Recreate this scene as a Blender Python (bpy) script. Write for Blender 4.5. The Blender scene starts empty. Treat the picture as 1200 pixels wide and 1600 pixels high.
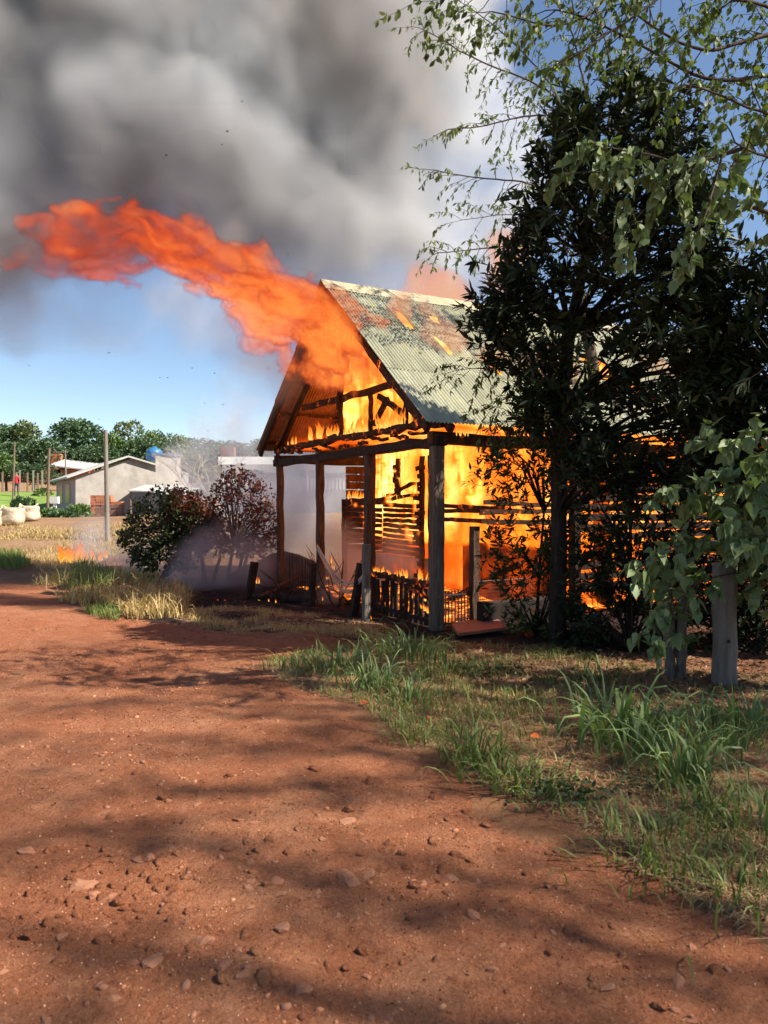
import bpy, math, random, numpy as np
from mathutils import Vector, Matrix
sc = bpy.context.scene
COL = sc.collection
rnd = random.Random(7)
NR = np.random.RandomState(11)
R = math.radians

# ---------------------------------------------------------------- camera
F = 26 / 34.6 * 1600
CAMZ = 1.6
PITCH = R(-0.72)
cam = bpy.data.objects.new('camera', bpy.data.cameras.new('camera'))
COL.objects.link(cam)
cam.location = (0, 0, CAMZ)
cam.rotation_euler = (math.pi / 2 + PITCH, 0, 0)
cd = cam.data
cd.lens = 26; cd.sensor_fit = 'VERTICAL'; cd.sensor_height = 34.6; cd.sensor_width = 34.6
cd.clip_start = 0.05; cd.clip_end = 2000
cd.dof.use_dof = True; cd.dof.focus_distance = 10.5; cd.dof.aperture_fstop = 4.2
sc.camera = cam

# ---------------------------------------------------------------- light
SUN_AZ = Vector((1.0, -0.28, 0)).normalized()
SUN_EL = R(48)
sdir = Vector((SUN_AZ.x * math.cos(SUN_EL), SUN_AZ.y * math.cos(SUN_EL), math.sin(SUN_EL)))
world = bpy.data.worlds.new('World'); sc.world = world; world.use_nodes = True
wn = world.node_tree
sky = wn.nodes.new('ShaderNodeTexSky'); sky.sky_type = 'NISHITA'; sky.sun_disc = False
sky.sun_elevation = SUN_EL; sky.sun_rotation = math.atan2(sdir.x, sdir.y)
sky.air_density = 1.0; sky.dust_density = 0.0; sky.ozone_density = 1.0; sky.altitude = 1500
bg = wn.nodes['Background']; bg.inputs['Strength'].default_value = 0.066
wn.links.new(sky.outputs[0], bg.inputs['Color'])
sun = bpy.data.objects.new('sun', bpy.data.lights.new('sun', 'SUN')); COL.objects.link(sun)
sun.data.energy = 4.5; sun.data.angle = R(0.53); sun.data.color = (1.0, 0.91, 0.77)
sun.rotation_euler = (-sdir).to_track_quat('-Z', 'Y').to_euler()
sun.location = sdir * 60
vs = sc.view_settings
sc.display_settings.display_device = 'sRGB'
vs.view_transform = 'Standard'; vs.look = 'None'; vs.gamma = 1; vs.use_curve_mapping = False
vs.exposure = 1.35
cy = sc.cycles
cy.max_bounces = 8; cy.diffuse_bounces = 3; cy.glossy_bounces = 2; cy.transmission_bounces = 4
cy.volume_bounces = 1; cy.transparent_max_bounces = 12
cy.use_denoising = True
cy.volume_step_rate = 1.0; cy.volume_max_steps = 160
cy.sample_clamp_indirect = 6

# ---------------------------------------------------------------- helpers
def ray(px, py):
    v = Vector(((px - 600) / F, (800 - py) / F, -1))
    return cam.rotation_euler.to_matrix() @ v

def P(px, py, d):
    v = ray(px, py)
    return Vector((0, 0, CAMZ)) + v * (d / v.y)

def ss(a, b, x):
    t = np.clip((x - a) / (b - a), 0, 1)
    return t * t * (3 - 2 * t)

_lat = NR.rand(32, 32, 32).astype(np.float32)
def vnoise(x, y, z):
    x = np.asarray(x, np.float32); y = np.asarray(y, np.float32); z = np.asarray(z, np.float32)
    xi = np.floor(x).astype(np.int32); yi = np.floor(y).astype(np.int32); zi = np.floor(z).astype(np.int32)
    fx = x - xi; fy = y - yi; fz = z - zi
    fx = fx * fx * (3 - 2 * fx); fy = fy * fy * (3 - 2 * fy); fz = fz * fz * (3 - 2 * fz)
    x0 = xi & 31; x1 = (xi + 1) & 31; y0 = yi & 31; y1 = (yi + 1) & 31; z0 = zi & 31; z1 = (zi + 1) & 31
    a = _lat[x0, y0, z0] * (1 - fx) + _lat[x1, y0, z0] * fx
    b = _lat[x0, y1, z0] * (1 - fx) + _lat[x1, y1, z0] * fx
    c = _lat[x0, y0, z1] * (1 - fx) + _lat[x1, y0, z1] * fx
    d = _lat[x0, y1, z1] * (1 - fx) + _lat[x1, y1, z1] * fx
    return (a * (1 - fy) + b * fy) * (1 - fz) + (c * (1 - fy) + d * fy) * fz

def fbm(x, y, z, oct=4, ridged=False):
    s = 0; a = 0.5; n = 0
    for i in range(oct):
        v = vnoise(x * 2 ** i + 13.7 * i, y * 2 ** i + 5.3 * i, z * 2 ** i + 9.1 * i)
        if ridged: v = 1 - np.abs(2 * v - 1)
        s = s + v * a; n += a; a *= 0.5
    return s / n

def H(x, y):
    x = np.asarray(x, float); y = np.asarray(y, float)
    z = 0.85 * ss(23, 33, y) + 1.6 * ss(46, 62, y) + 5.0 * ss(62, 130, y)
    und = (fbm(x * 0.35, y * 0.35, 0 * x, 3) - 0.5) * 0.14
    fine = (fbm(x * 2.1 + 7, y * 2.1, 0 * x + 3.3, 5) - 0.5) * 0.12
    r2 = (fbm(x * 0.12, y * 0.12, 0 * x + 5, 2) - 0.5) * 0.8 * ss(22, 40, y)
    fade = ss(-14, -12, x) * (1 - ss(8, 10, x)) * (1 - ss(19, 22, y))
    shed = 1 - 0.75 * ss(0.5, 1.2, x * 0.873 + (y - 9.6) * 0.488 + 0.6) * (1 - ss(16, 18, y))
    return z + und * fade * shed + fine * fade * shed + r2
def Hs(x, y): return float(H(x, y))

def G(px, py):
    v = ray(px, py); o = Vector((0, 0, CAMZ))
    t = 1.5; prev = t
    while t < 300:
        p = o + v * t
        if p.z < Hs(p.x, p.y): break
        prev = t; t += max(0.05, t * 0.01)
    lo, hi = prev, t
    for _ in range(18):
        m = (lo + hi) / 2; p = o + v * m
        if p.z < Hs(p.x, p.y): hi = m
        else: lo = m
    p = o + v * hi
    return Vector((p.x, p.y, Hs(p.x, p.y)))

OFF = {}
def tag(o, label=None, cat=None, group=None, kind=None):
    if label: o['label'] = label
    if cat: o['category'] = cat
    if group: o['group'] = group
    if kind: o['kind'] = kind
    return o
def thing(name, label, cat, loc, group=None):
    o = bpy.data.objects.new(name, None); COL.objects.link(o)
    o.location = loc; o.empty_display_size = 0.1
    OFF[o] = Vector(loc)
    return tag(o, label, cat, group)

class MB:
    """collects verts and faces in world (or local) space"""
    def __init__(s): s.v = []; s.f = []; s.m = []
    def quad(s, a, b, c, d, m=0):
        n = len(s.v); s.v += [tuple(a), tuple(b), tuple(c), tuple(d)]; s.f.append((n, n + 1, n + 2, n + 3)); s.m.append(m)
    def beam(s, p0, p1, w, h, up=(0, 0, 1), seg=1, jit=0, taper=1, m=0, bev=0.0):
        p0 = Vector(p0); p1 = Vector(p1); a = (p1 - p0)
        if a.length < 1e-6: return s
        L = a.length; a.normalize(); up = Vector(up)
        if abs(a.dot(up)) > 0.98: up = Vector((0.488, -0.873, 0))
        x = a.cross(up).normalized(); y = x.cross(a).normalized()
        b = bev if bev else min(w, h) * 0.10
        prof = [(-w/2 + b, -h/2), (w/2 - b, -h/2), (w/2, -h/2 + b), (w/2, h/2 - b), (w/2 - b, h/2), (-w/2 + b, h/2), (-w/2, h/2 - b), (-w/2, -h/2 + b)]
        n0 = len(s.v)
        for i in range(seg + 1):
            t = i / seg; k = 1 + (taper - 1) * t
            ox = rnd.gauss(0, jit); oy = rnd.gauss(0, jit)
            for (px, py) in prof:
                q = p0 + a * (L * t) + x * (px * k + ox + rnd.gauss(0, jit * .6)) + y * (py * k + oy + rnd.gauss(0, jit * .6))
                s.v.append(tuple(q))
        for i in range(seg):
            for j in range(8):
                s.f.append((n0 + i*8 + j, n0 + i*8 + (j+1) % 8, n0 + (i+1)*8 + (j+1) % 8, n0 + (i+1)*8 + j)); s.m.append(m)
        s.f.append(tuple(n0 + 7 - j for j in range(8))); s.m.append(m)
        s.f.append(tuple(n0 + seg*8 + j for j in range(8))); s.m.append(m)
        return s
    def tube(s, pts, rad, n=6, m=0, cap=True):
        pts = [Vector(p) for p in pts]
        if not hasattr(rad, '__len__'): rad = [rad] * len(pts)
        n0 = len(s.v); ref = Vector((0.31, 0.2, 0.93))
        for i, p in enumerate(pts):
            a = (pts[min(i+1, len(pts)-1)] - pts[max(i-1, 0)])
            a = a.normalized() if a.length > 1e-9 else Vector((0, 0, 1))
            x = a.cross(ref)
            if x.length < 0.05: x = a.cross(Vector((1, 0, 0)))
            x.normalize(); y = a.cross(x)
            for j in range(n):
                t = 2 * math.pi * j / n
                s.v.append(tuple(p + (x * math.cos(t) + y * math.sin(t)) * rad[i]))
        for i in range(len(pts) - 1):
            for j in range(n):
                s.f.append((n0 + i*n + j, n0 + i*n + (j+1) % n, n0 + (i+1)*n + (j+1) % n, n0 + (i+1)*n + j)); s.m.append(m)
        if cap:
            s.f.append(tuple(n0 + n - 1 - j for j in range(n))); s.m.append(m)
            s.f.append(tuple(n0 + (len(pts)-1)*n + j for j in range(n))); s.m.append(m)
        return s
    def box(s, lo, hi, m=0):
        (a, b, c), (d, e, f) = lo, hi
        n = len(s.v)
        s.v += [(a,b,c),(d,b,c),(d,e,c),(a,e,c),(a,b,f),(d,b,f),(d,e,f),(a,e,f)]
        for q in ((3,2,1,0),(4,5,6,7),(0,1,5,4),(1,2,6,5),(2,3,7,6),(3,0,4,7)): s.f.append(tuple(n+i for i in q)); s.m.append(m)
        return s
    def prism(s, poly, ext, m=0):
        """poly: list of 3D points; ext: extrude vector"""
        n = len(s.v); k = len(poly); e = Vector(ext)
        s.v += [tuple(p) for p in poly] + [tuple(Vector(p) + e) for p in poly]
        s.f.append(tuple(n + k - 1 - i for i in range(k))); s.m.append(m)
        s.f.append(tuple(n + k + i for i in range(k))); s.m.append(m)
        for i in range(k):
            j = (i + 1) % k; s.f.append((n + i, n + j, n + k + j, n + k + i)); s.m.append(m)
        return s
    def blob(s, c, r, seed=0, sub=1, squash=(1, 1, 1), amp=0.35, m=0):
        vs_, fs_ = ICO[sub]; n = len(s.v); q = random.Random(seed)
        ph = [q.uniform(0, 40) for _ in range(3)]
        v = vs_
        d = 1 + amp * (vnoise(v[:,0]*1.3+ph[0], v[:,1]*1.3+ph[1], v[:,2]*1.3+ph[2]) - .5) * 2
        w = v * d[:, None] * np.array(squash) * r + np.array(c)
        s.v += [tuple(x) for x in w]
        for f in fs_: s.f.append(tuple(n + i for i in f)); s.m.append(m)
        return s
    def build(s, name, mat, parent=None, smooth=False, loc=None):
        me = bpy.data.meshes.new(name)
        off = OFF.get(parent, Vector((0, 0, 0))) if parent is not None else (Vector(loc) if loc is not None else Vector((0, 0, 0)))
        me.from_pydata([(a - off.x, b - off.y, c - off.z) for a, b, c in s.v], [], s.f)
        mats = mat if isinstance(mat, (list, tuple)) else [mat]
        for x in mats: me.materials.append(x)
        if len(mats) > 1: me.polygons.foreach_set('material_index', s.m)
        if smooth: me.polygons.foreach_set('use_smooth', [True] * len(me.polygons))
        me.update()
        o = bpy.data.objects.new(name, me); COL.objects.link(o)
        if parent is not None:
            o.parent = parent; OFF[o] = off
        else:
            o.location = off; OFF[o] = off
        return o

def _ico(sub):
    import bmesh
    bm = bmesh.new(); bmesh.ops.create_icosphere(bm, subdivisions=sub, radius=1)
    v = np.array([x.co[:] for x in bm.verts], np.float32); f = [tuple(x.index for x in p.verts) for p in bm.faces]; bm.free()
    return v, f
ICO = {1: _ico(1), 2: _ico(2), 3: _ico(3)}

def npmesh(name, verts, faces_flat, k, mat, attr=None, smooth=False):
    """fast mesh: faces all of k verts"""
    me = bpy.data.meshes.new(name); nv = len(verts); nf = len(faces_flat) // k
    me.vertices.add(nv); me.vertices.foreach_set('co', np.ascontiguousarray(verts, np.float32).ravel())
    me.loops.add(nf * k); me.loops.foreach_set('vertex_index', np.ascontiguousarray(faces_flat, np.int32))
    me.polygons.add(nf); me.polygons.foreach_set('loop_start', np.arange(0, nf * k, k, dtype=np.int32))
    if smooth: me.polygons.foreach_set('use_smooth', np.ones(nf, bool))
    if attr is not None:
        for an, av in attr.items():
            a = me.attributes.new(an, 'FLOAT', 'POINT'); a.data.foreach_set('value', np.ascontiguousarray(av, np.float32))
    me.materials.append(mat); me.update(); me.validate()
    return me
def link(name, me, parent=None, loc=None):
    o = bpy.data.objects.new(name, me); COL.objects.link(o)
    if parent is not None: o.parent = parent
    if loc is not None: o.location = loc
    return o

# ---------------------------------------------------------------- materials
class NT:
    def __init__(s, name, vol=False):
        s.mat = bpy.data.materials.new(name); s.mat.use_nodes = True
        s.t = s.mat.node_tree; s.t.nodes.clear(); s.out = s.t.nodes.new('ShaderNodeOutputMaterial')
    def n(s, typ, **kw):
        x = s.t.nodes.new(typ)
        for k, v in kw.items(): setattr(x, k, v)
        return x
    def set(s, sock, v):
        if hasattr(v, 'node'): s.t.links.new(v, sock)
        else:
            try: sock.default_value = v
            except Exception: sock.default_value = (*v, 1) if len(v) == 3 else v
    def coord(s, what='Object', scale=(1, 1, 1)):
        c = s.n('ShaderNodeTexCoord'); m = s.n('ShaderNodeMapping'); m.inputs['Scale'].default_value = scale
        s.t.links.new(c.outputs[what], m.inputs[0]); return m.outputs[0]
    def geo(s, scale=(1, 1, 1)):
        c = s.n('ShaderNodeNewGeometry'); m = s.n('ShaderNodeMapping'); m.inputs['Scale'].default_value = scale
        s.t.links.new(c.outputs['Position'], m.inputs[0]); return m.outputs[0]
    def noise(s, vec, scale, detail=4, rough=0.6, dist=0, out='Fac'):
        x = s.n('ShaderNodeTexNoise'); s.t.links.new(vec, x.inputs['Vector'])
        x.inputs['Scale'].default_value = scale; x.inputs['Detail'].default_value = detail
        x.inputs['Roughness'].default_value = rough; x.inputs['Distortion'].default_value = dist
        return x.outputs[out]
    def voro(s, vec, scale, feature='F1', out='Distance'):
        x = s.n('ShaderNodeTexVoronoi', feature=feature); s.t.links.new(vec, x.inputs['Vector']); x.inputs['Scale'].default_value = scale
        return x.outputs[out]
    def ramp(s, fac, stops, interp='LINEAR'):
        x = s.n('ShaderNodeValToRGB'); e = x.color_ramp; e.interpolation = interp
        while len(e.elements) < len(stops): e.elements.new(0.5)
        for i, (p, c) in enumerate(stops):
            e.elements[i].position = p
            e.elements[i].color = (c, c, c, 1) if not hasattr(c, '__len__') else (*c[:3], 1)
        s.set(x.inputs[0], fac); return x.outputs[0]
    def mix(s, fac, a, b, blend='MIX'):
        x = s.n('ShaderNodeMix', data_type='RGBA', blend_type=blend)
        s.set(x.inputs[0], fac); s.set(x.inputs[6], a if hasattr(a, 'node') else (*a[:3], 1)); s.set(x.inputs[7], b if hasattr(b, 'node') else (*b[:3], 1))
        return x.outputs[2]
    def math(s, op, a, b=0.0, clamp=False):
        x = s.n('ShaderNodeMath', operation=op); x.use_clamp = clamp
        s.set(x.inputs[0], a); s.set(x.inputs[1], b); return x.outputs[0]
    def bump(s, h, strength=0.5, dist=0.02, prev=None):
        x = s.n('ShaderNodeBump'); x.inputs['Strength'].default_value = strength; x.inputs['Distance'].default_value = dist
        s.set(x.inputs['Height'], h)
        if prev is not None: s.t.links.new(prev, x.inputs['Normal'])
        return x.outputs[0]
    def attr(s, name):
        x = s.n('ShaderNodeAttribute'); x.attribute_name = name; return x.outputs['Fac']
    def bsdf(s, color, rough=0.8, normal=None, metallic=0.0, spec=0.5, emit=None, emit_s=0.0):
        x = s.n('ShaderNodeBsdfPrincipled')
        s.set(x.inputs['Base Color'], color if hasattr(color, 'node') else (*color[:3], 1)); s.set(x.inputs['Roughness'], rough)
        s.set(x.inputs['Metallic'], metallic); x.inputs['Specular IOR Level'].default_value = spec
        if normal is not None: s.t.links.new(normal, x.inputs['Normal'])
        if emit is not None:
            s.set(x.inputs['Emission Color'], emit if hasattr(emit, 'node') else (*emit[:3], 1)); s.set(x.inputs['Emission Strength'], emit_s)
        return x.outputs[0]
    def surf(s, sh): s.t.links.new(sh, s.out.inputs['Surface']); return s.mat
    def volume(s, sh): s.t.links.new(sh, s.out.inputs['Volume']); return s.mat

def simple(name, c1, c2, scale=6, rough=0.8, bump=0.3, stretch=(1, 1, 1), metallic=0.0, bdist=0.01, spec=0.4):
    t = NT(name); v = t.coord('Object', stretch)
    n = t.noise(v, scale, 6, 0.65)
    c = t.ramp(n, [(0.3, c1), (0.7, c2)])
    n2 = t.noise(v, scale * 5, 4, 0.7)
    return t.surf(t.bsdf(c, rough, t.bump(n2, bump, bdist), metallic, spec))

def leafmat(name, stops, trans=0.25, rough=0.5, spec=0.35):
    t = NT(name)
    oi = t.n('ShaderNodeObjectInfo')
    f = t.math('ADD', t.attr('rnd'), t.math('MULTIPLY', oi.outputs['Random'], 0.35))
    f = t.math('FRACT', f)
    v = t.geo(); big = t.noise(v, 1.3, 2)
    f = t.math('ADD', t.math('MULTIPLY', f, 0.75), t.math('MULTIPLY', big, 0.25))
    c = t.ramp(f, stops)
    b = t.bsdf(c, rough, None, 0, spec)
    tr = t.n('ShaderNodeBsdfTranslucent'); t.set(tr.inputs[0], t.mix(1.0, c, (1.0, 1.15, 0.55), 'MULTIPLY'))
    ms = t.n('ShaderNodeMixShader'); ms.inputs[0].default_value = trans
    t.t.links.new(b, ms.inputs[1]); t.t.links.new(tr.outputs[0], ms.inputs[2])
    return t.surf(ms.outputs[0])
# ================================================================ GROUND
def soil(name, c_dark, c_mid, c_pale, straw=0.0, burnt=None):
    t = NT(name); v = t.geo()
    n1 = t.noise(v, 0.55, 5, 0.6, 0.6); n2 = t.noise(v, 3.2, 8, 0.68, 0.3); n3 = t.noise(v, 16, 8, 0.75)
    n4 = t.noise(v, 70, 4, 0.7)
    f = t.math('ADD', t.math('MULTIPLY', n1, 0.5), t.math('ADD', t.math('MULTIPLY', n2, 0.4), t.math('MULTIPLY', n3, 0.3)))
    c = t.ramp(f, [(0.40, c_dark), (0.58, c_mid), (0.80, c_pale)])
    c = t.mix(t.ramp(n4, [(.45, 0), (.75, .8)]), c, [x * 0.40 for x in c_mid])
    n5 = t.noise(v, 34, 6, .8, .4)
    c = t.mix(t.ramp(n5, [(.54, 0), (.70, .75)]), c, c_pale)
    c = t.mix(t.ramp(n3, [(.28, .7), (.44, 0)]), c, [x * 0.5 for x in c_dark])
    # pale dusty crust and grey grit
    dust = t.ramp(t.noise(v, 1.7, 7, 0.7, 1.0), [(0.55, 0), (0.72, 1)])
    c = t.mix(t.math('MULTIPLY', dust, 0.5), c, c_pale)
    vd = t.voro(v, 38); grit = t.ramp(vd, [(0.10, 1), (0.22, 0)])
    sel = t.ramp(t.noise(v, 2.3, 4, 0.6), [(0.5, 0), (0.66, 1)])
    vc = t.voro(v, 38, out='Color')
    gc = t.mix(0.55, t.ramp(t.n('ShaderNodeSeparateColor').outputs[0] if False else vc, [(0.2, (0.12, 0.06, 0.04)), (0.6, (0.34, 0.19, 0.13)), (0.95, (0.42, 0.36, 0.33))]), c_mid)
    c = t.mix(t.math('MULTIPLY', grit, sel), c, gc)
    if straw:
        wv = t.noise(t.geo((1, 1, 1)), 9, 8, 0.8, 2.5)
        s = t.ramp(wv, [(0.45, 0), (0.62, 1)])
        c = t.mix(t.math('MULTIPLY', s, straw), c, (0.34, 0.22, 0.11))
        g = t.ramp(t.noise(v, 0.9, 5, 0.7), [(0.5, 0), (0.68, 1)])
        c = t.mix(t.math('MULTIPLY', g, 0.35 * straw), c, (0.09, 0.10, 0.035))
    if burnt:
        # ash and charred soil round the shed (a burnt patch with a shape of its own)
        dv = t.n('ShaderNodeVectorMath', operation='DISTANCE'); t.t.links.new(t.geo((1, 1, 0)), dv.inputs[0]); dv.inputs[1].default_value = burnt[:3]
        bn = t.math('ADD', dv.outputs['Value'], t.math('MULTIPLY', t.math('SUBTRACT', n2, 0.5), 3.0))
        mk = t.ramp(t.math('DIVIDE', bn, burnt[3]), [(0.75, 1), (1.0, 0)])
        ash = t.ramp(n3, [(0.35, (0.012, 0.010, 0.010)), (0.6, (0.05, 0.03, 0.025)), (0.75, (0.16, 0.13, 0.12))])
        c = t.mix(mk, c, ash)
    h = t.math('ADD', t.math('MULTIPLY', n2, 1.2), t.math('ADD', t.math('MULTIPLY', n3, 1.1), t.math('ADD', t.math('MULTIPLY', n5, .9), t.math('MULTIPLY', n4, 0.5))))
    h = t.math('ADD', h, t.math('MULTIPLY', t.math('MULTIPLY', grit, sel), 0.35))
    return t.surf(t.bsdf(c, 0.95, t.bump(h, 1.0, 0.045), 0, 0.15))

M_ROAD = soil('red_dirt', (0.28, 0.094, 0.045), (0.41, 0.150, 0.072), (0.55, 0.27, 0.15))
M_VERGE = soil('verge_soil', (0.21, 0.080, 0.040), (0.34, 0.138, 0.068), (0.48, 0.26, 0.145), 0.45, (0.6, 13.2, 0, 6.0))
M_FIELD = soil('field_soil', (0.16, 0.07, 0.04), (0.30, 0.16, 0.09), (0.44, 0.30, 0.19), 0.85)
M_LAWN = simple('lawn', (0.10, 0.17, 0.025), (0.20, 0.28, 0.05), 1.5, 0.9, 0.6, bdist=0.05)

ROAD_PX = [(-60, 884), (40, 908), (90, 938), (150, 962), (230, 975), (330, 985), (450, 992), (560, 1003), (575, 1016), (500, 1026), (420, 1042), (455, 1080), (560, 1112), (620, 1165), (690, 1195), (740, 1252), (880, 1285), (950, 1355), (1060, 1420), (1210, 1500), (1330, 1590)]
ROAD = [(G(x, y).x, G(x, y).y) for x, y in ROAD_PX] + [(2.6, 0.2), (2.6, -8), (-11, -8), (-13.8, 6), (-13.8, 19.0)]
def in_poly(poly, x, y):
    x = np.asarray(x); y = np.asarray(y); c = np.zeros(x.shape, bool); n = len(poly)
    for i in range(n):
        x0, y0 = poly[i]; x1, y1 = poly[(i + 1) % n]
        cond = ((y0 > y) != (y1 > y)) & (x < (x1 - x0) * (y - y0) / ((y1 - y0) if y1 != y0 else 1e-9) + x0)
        c ^= cond
    return c
def road_mask(x, y):
    wx = (fbm(x * 1.6, y * 1.6, 0 * x + 2, 4) - .5) * 0.7; wy = (fbm(x * 1.6, y * 1.6, 0 * x + 8, 4) - .5) * 0.7
    return in_poly(ROAD, x + wx, y + wy)

def grid_mesh(xs, ys, hole=None, pick=None, drop=0.0):
    X, Y = np.meshgrid(xs, ys); Z = H(X, Y) - drop
    nx, ny = len(xs), len(ys)
    idx = np.arange(nx * ny).reshape(ny, nx)
    q = np.stack([idx[:-1, :-1], idx[:-1, 1:], idx[1:, 1:], idx[1:, :-1]], -1).reshape(-1, 4)
    cx = (X[:-1, :-1] + X[1:, 1:]).ravel() / 2; cy_ = (Y[:-1, :-1] + Y[1:, 1:]).ravel() / 2
    keep = np.ones(len(q), bool)
    if hole is not None: keep &= ~((cx > hole[0]) & (cx < hole[1]) & (cy_ > hole[2]) & (cy_ < hole[3]))
    if pick is not None: keep &= pick(cx, cy_)
    q = q[keep]
    V = np.stack([X.ravel(), Y.ravel(), Z.ravel()], -1)
    u, inv = np.unique(q, return_inverse=True)
    return V[u], inv.ravel()
gx = np.arange(-14, 10.001, 0.06); gy = np.arange(-8, 22.001, 0.06)
gy = np.concatenate([np.arange(-8, 1.0, 0.5), np.arange(1.0, 22.0001, 0.06)]); gy[-1] = 22
gx[-1] = 10
v, q = grid_mesh(gx, gy, pick=lambda x, y: ~road_mask(x, y))
ground = link('ground', npmesh('ground', v, q, 4, M_VERGE, smooth=True)); tag(ground, kind='structure')
v, q = grid_mesh(gx, gy, pick=road_mask)
road = link('dirt_road', npmesh('dirt_road', v, q, 4, M_ROAD, smooth=True)); tag(road, kind='structure')
ox = np.unique(np.concatenate([np.linspace(-160, -14, 60), np.linspace(-14, 10, 13), np.linspace(10, 160, 50)]))
oy = np.unique(np.concatenate([np.linspace(-60, -8, 14), [-8, 1], np.linspace(1, 22, 12), np.linspace(22, 70, 70), np.linspace(70, 300, 40)]))
def is_lawn(x, y):
    w = (fbm(x * .4, y * .4, 0 * x, 2) - .5) * 2
    return (y + w > 47.5) & (y + w < 60) & (x < -14.5) & (x > -45)
v, q = grid_mesh(ox, oy, hole=(-14, 10, -8, 22), pick=lambda x, y: ~is_lawn(x, y))
field = link('terrain', npmesh('terrain', v, q, 4, M_FIELD, smooth=True)); tag(field, kind='structure')
v, q = grid_mesh(ox, oy, hole=(-14, 10, -8, 22), pick=is_lawn)
lawn = link('lawn', npmesh('lawn', v, q, 4, M_LAWN, smooth=True)); tag(lawn, kind='structure')

# ---------------------------------------------------------------- stones and gravel
M_STONE = simple('stone', (0.22, 0.08, 0.04), (0.40, 0.18, 0.10), 9, 0.9, 0.6)
M_STONE_GREY = simple('grey_stone', (0.20, 0.08, 0.045), (0.38, 0.18, 0.10), 9, 0.9, 0.6)
stone_meshes = []
for k in range(9):
    b = MB(); b.blob((0, 0, 0), 1, k * 7 + 3, 2, (1.0, rnd.uniform(.6, .95), rnd.uniform(.28, .55)), 0.5)
    v = np.array(b.v); 
    # chip flat facets
    for _ in range(9):
        nrm = NR.normal(size=3); nrm /= np.linalg.norm(nrm); lim = 0.55 * np.abs(v @ nrm).max()
        d = v @ nrm; over = d > lim; v[over] -= np.outer(d[over] - lim, nrm)
    b.v = [tuple(x) for x in v]
    o = b.build('stone', M_STONE if k % 3 else M_STONE_GREY); stone_meshes.append(o.data); bpy.data.objects.remove(o)
big_stones = [(125, 1385, .10, 'angular ochre stone at the left of a sunlit patch of road'), (150, 1400, .075, 'reddish stone leaning on an angular ochre stone at left'),
              (395, 1287, .075, 'pale sunlit stone beside small dark stones left of middle road'), (372, 1282, .05, 'dark small stone beside a pale sunlit stone'),
              (542, 1283, .085, 'pale upright sunlit stone with a dark hollow under it'), (540, 1372, .135, 'large flat brown stone sunk in the road'),
              (575, 1368, .06, 'small flat stone touching the right of a large flat stone'), (432, 1378, .085, 'flat greyish stone left of the large flat stone'),
              (40, 1330, .10, 'dark lump of stone at the left edge of the road'), (320, 1472, .08, 'squarish brown stone low on the road'),
              (240, 1500, .085, 'flat reddish stone near the bottom left'), (768, 1315, .08, 'flat pale stone below the grass clumps'),
              (235, 1340, .075, 'light brown stone between two sunlit patches'), (655, 1384, .06, 'rounded pale stone right of the large flat stone'),
              (932, 1282, .07, 'red brick coloured lump at the foot of the grass bank'), (440, 1448, .075, 'pale rounded stone in the lower middle of the road'),
              (350, 1510, .075, 'flat brown stone in the lower middle, below the squarish one'), (215, 1345, .05, 'small ochre stone left of the sunlit patches'),
              (740, 1432, .075, 'flat pinkish stone in the lower right of the road'), (705, 1372, .06, 'small flat reddish stone in the right half of the road'),
              (1060, 1535, .07, 'low brown stone at the bottom right corner of the road'), (470, 1545, .08, 'dark reddish stone near the bottom middle')]
def put_stone(px, py, r, label, group=None):
    p = G(px, py); o = bpy.data.objects.new('stone', stone_meshes[rnd.randrange(9)]); COL.objects.link(o)
    o.location = (p.x, p.y, p.z - r * 0.06); o.scale = (r, r, r); o.rotation_euler = (rnd.gauss(0, .2), rnd.gauss(0, .2), rnd.uniform(0, 6.3))
    tag(o, label, 'stone', group)
for s in big_stones: put_stone(s[0], s[1], s[2] * 0.72, s[3], 'stones on the dirt road')
small = 0
while small < 75:
    px = rnd.uniform(0, 1150); py = 1120 + 480 * rnd.random() ** 0.8
    p = G(px, py)
    if not bool(road_mask(np.array([p.x]), np.array([p.y]))[0]): continue
    put_stone(px, py, rnd.uniform(.014, .034), 'small reddish stone lying loose on the dirt road', 'stones on the dirt road'); small += 1

def scatter(name, tv, tf, k, pos, frames, mat, attr=True, parent=None, kind=None, off=None):
    """template verts tv(m,3), faces tf (flat, k), pos(n,3), frames(n,3,3) rows = axes"""
    n = len(pos); m = len(tv)
    V = np.einsum('mk,nkj->nmj', tv, frames) + pos[:, None, :]
    Fc = (np.asarray(tf)[None, :] + (np.arange(n) * m)[:, None]).ravel()
    a = {'rnd': np.repeat(NR.rand(n), m)} if attr else None
    if off is not None: V = V - np.array(off)
    me = npmesh(name, V.reshape(-1, 3), Fc, k, mat, a)
    o = link(name, me, parent)
    if kind: o['kind'] = kind
    return o
def rot_frames(n, scale, tilt=0.5):
    a = NR.rand(n) * 6.283; cx = NR.randn(n) * tilt; cyy = NR.randn(n) * tilt
    fx = np.stack([np.cos(a), np.sin(a), cx], -1); fx /= np.linalg.norm(fx, axis=1, keepdims=True)
    up = np.stack([cyy, NR.randn(n) * tilt, np.ones(n)], -1)
    fy = np.cross(up, fx); fy /= np.linalg.norm(fy, axis=1, keepdims=True); fz = np.cross(fx, fy)
    s = np.asarray(scale); s = s[:, None, None] if s.ndim == 1 else s[:, :, None]
    return np.stack([fx, fy, fz], 1) * s
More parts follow.
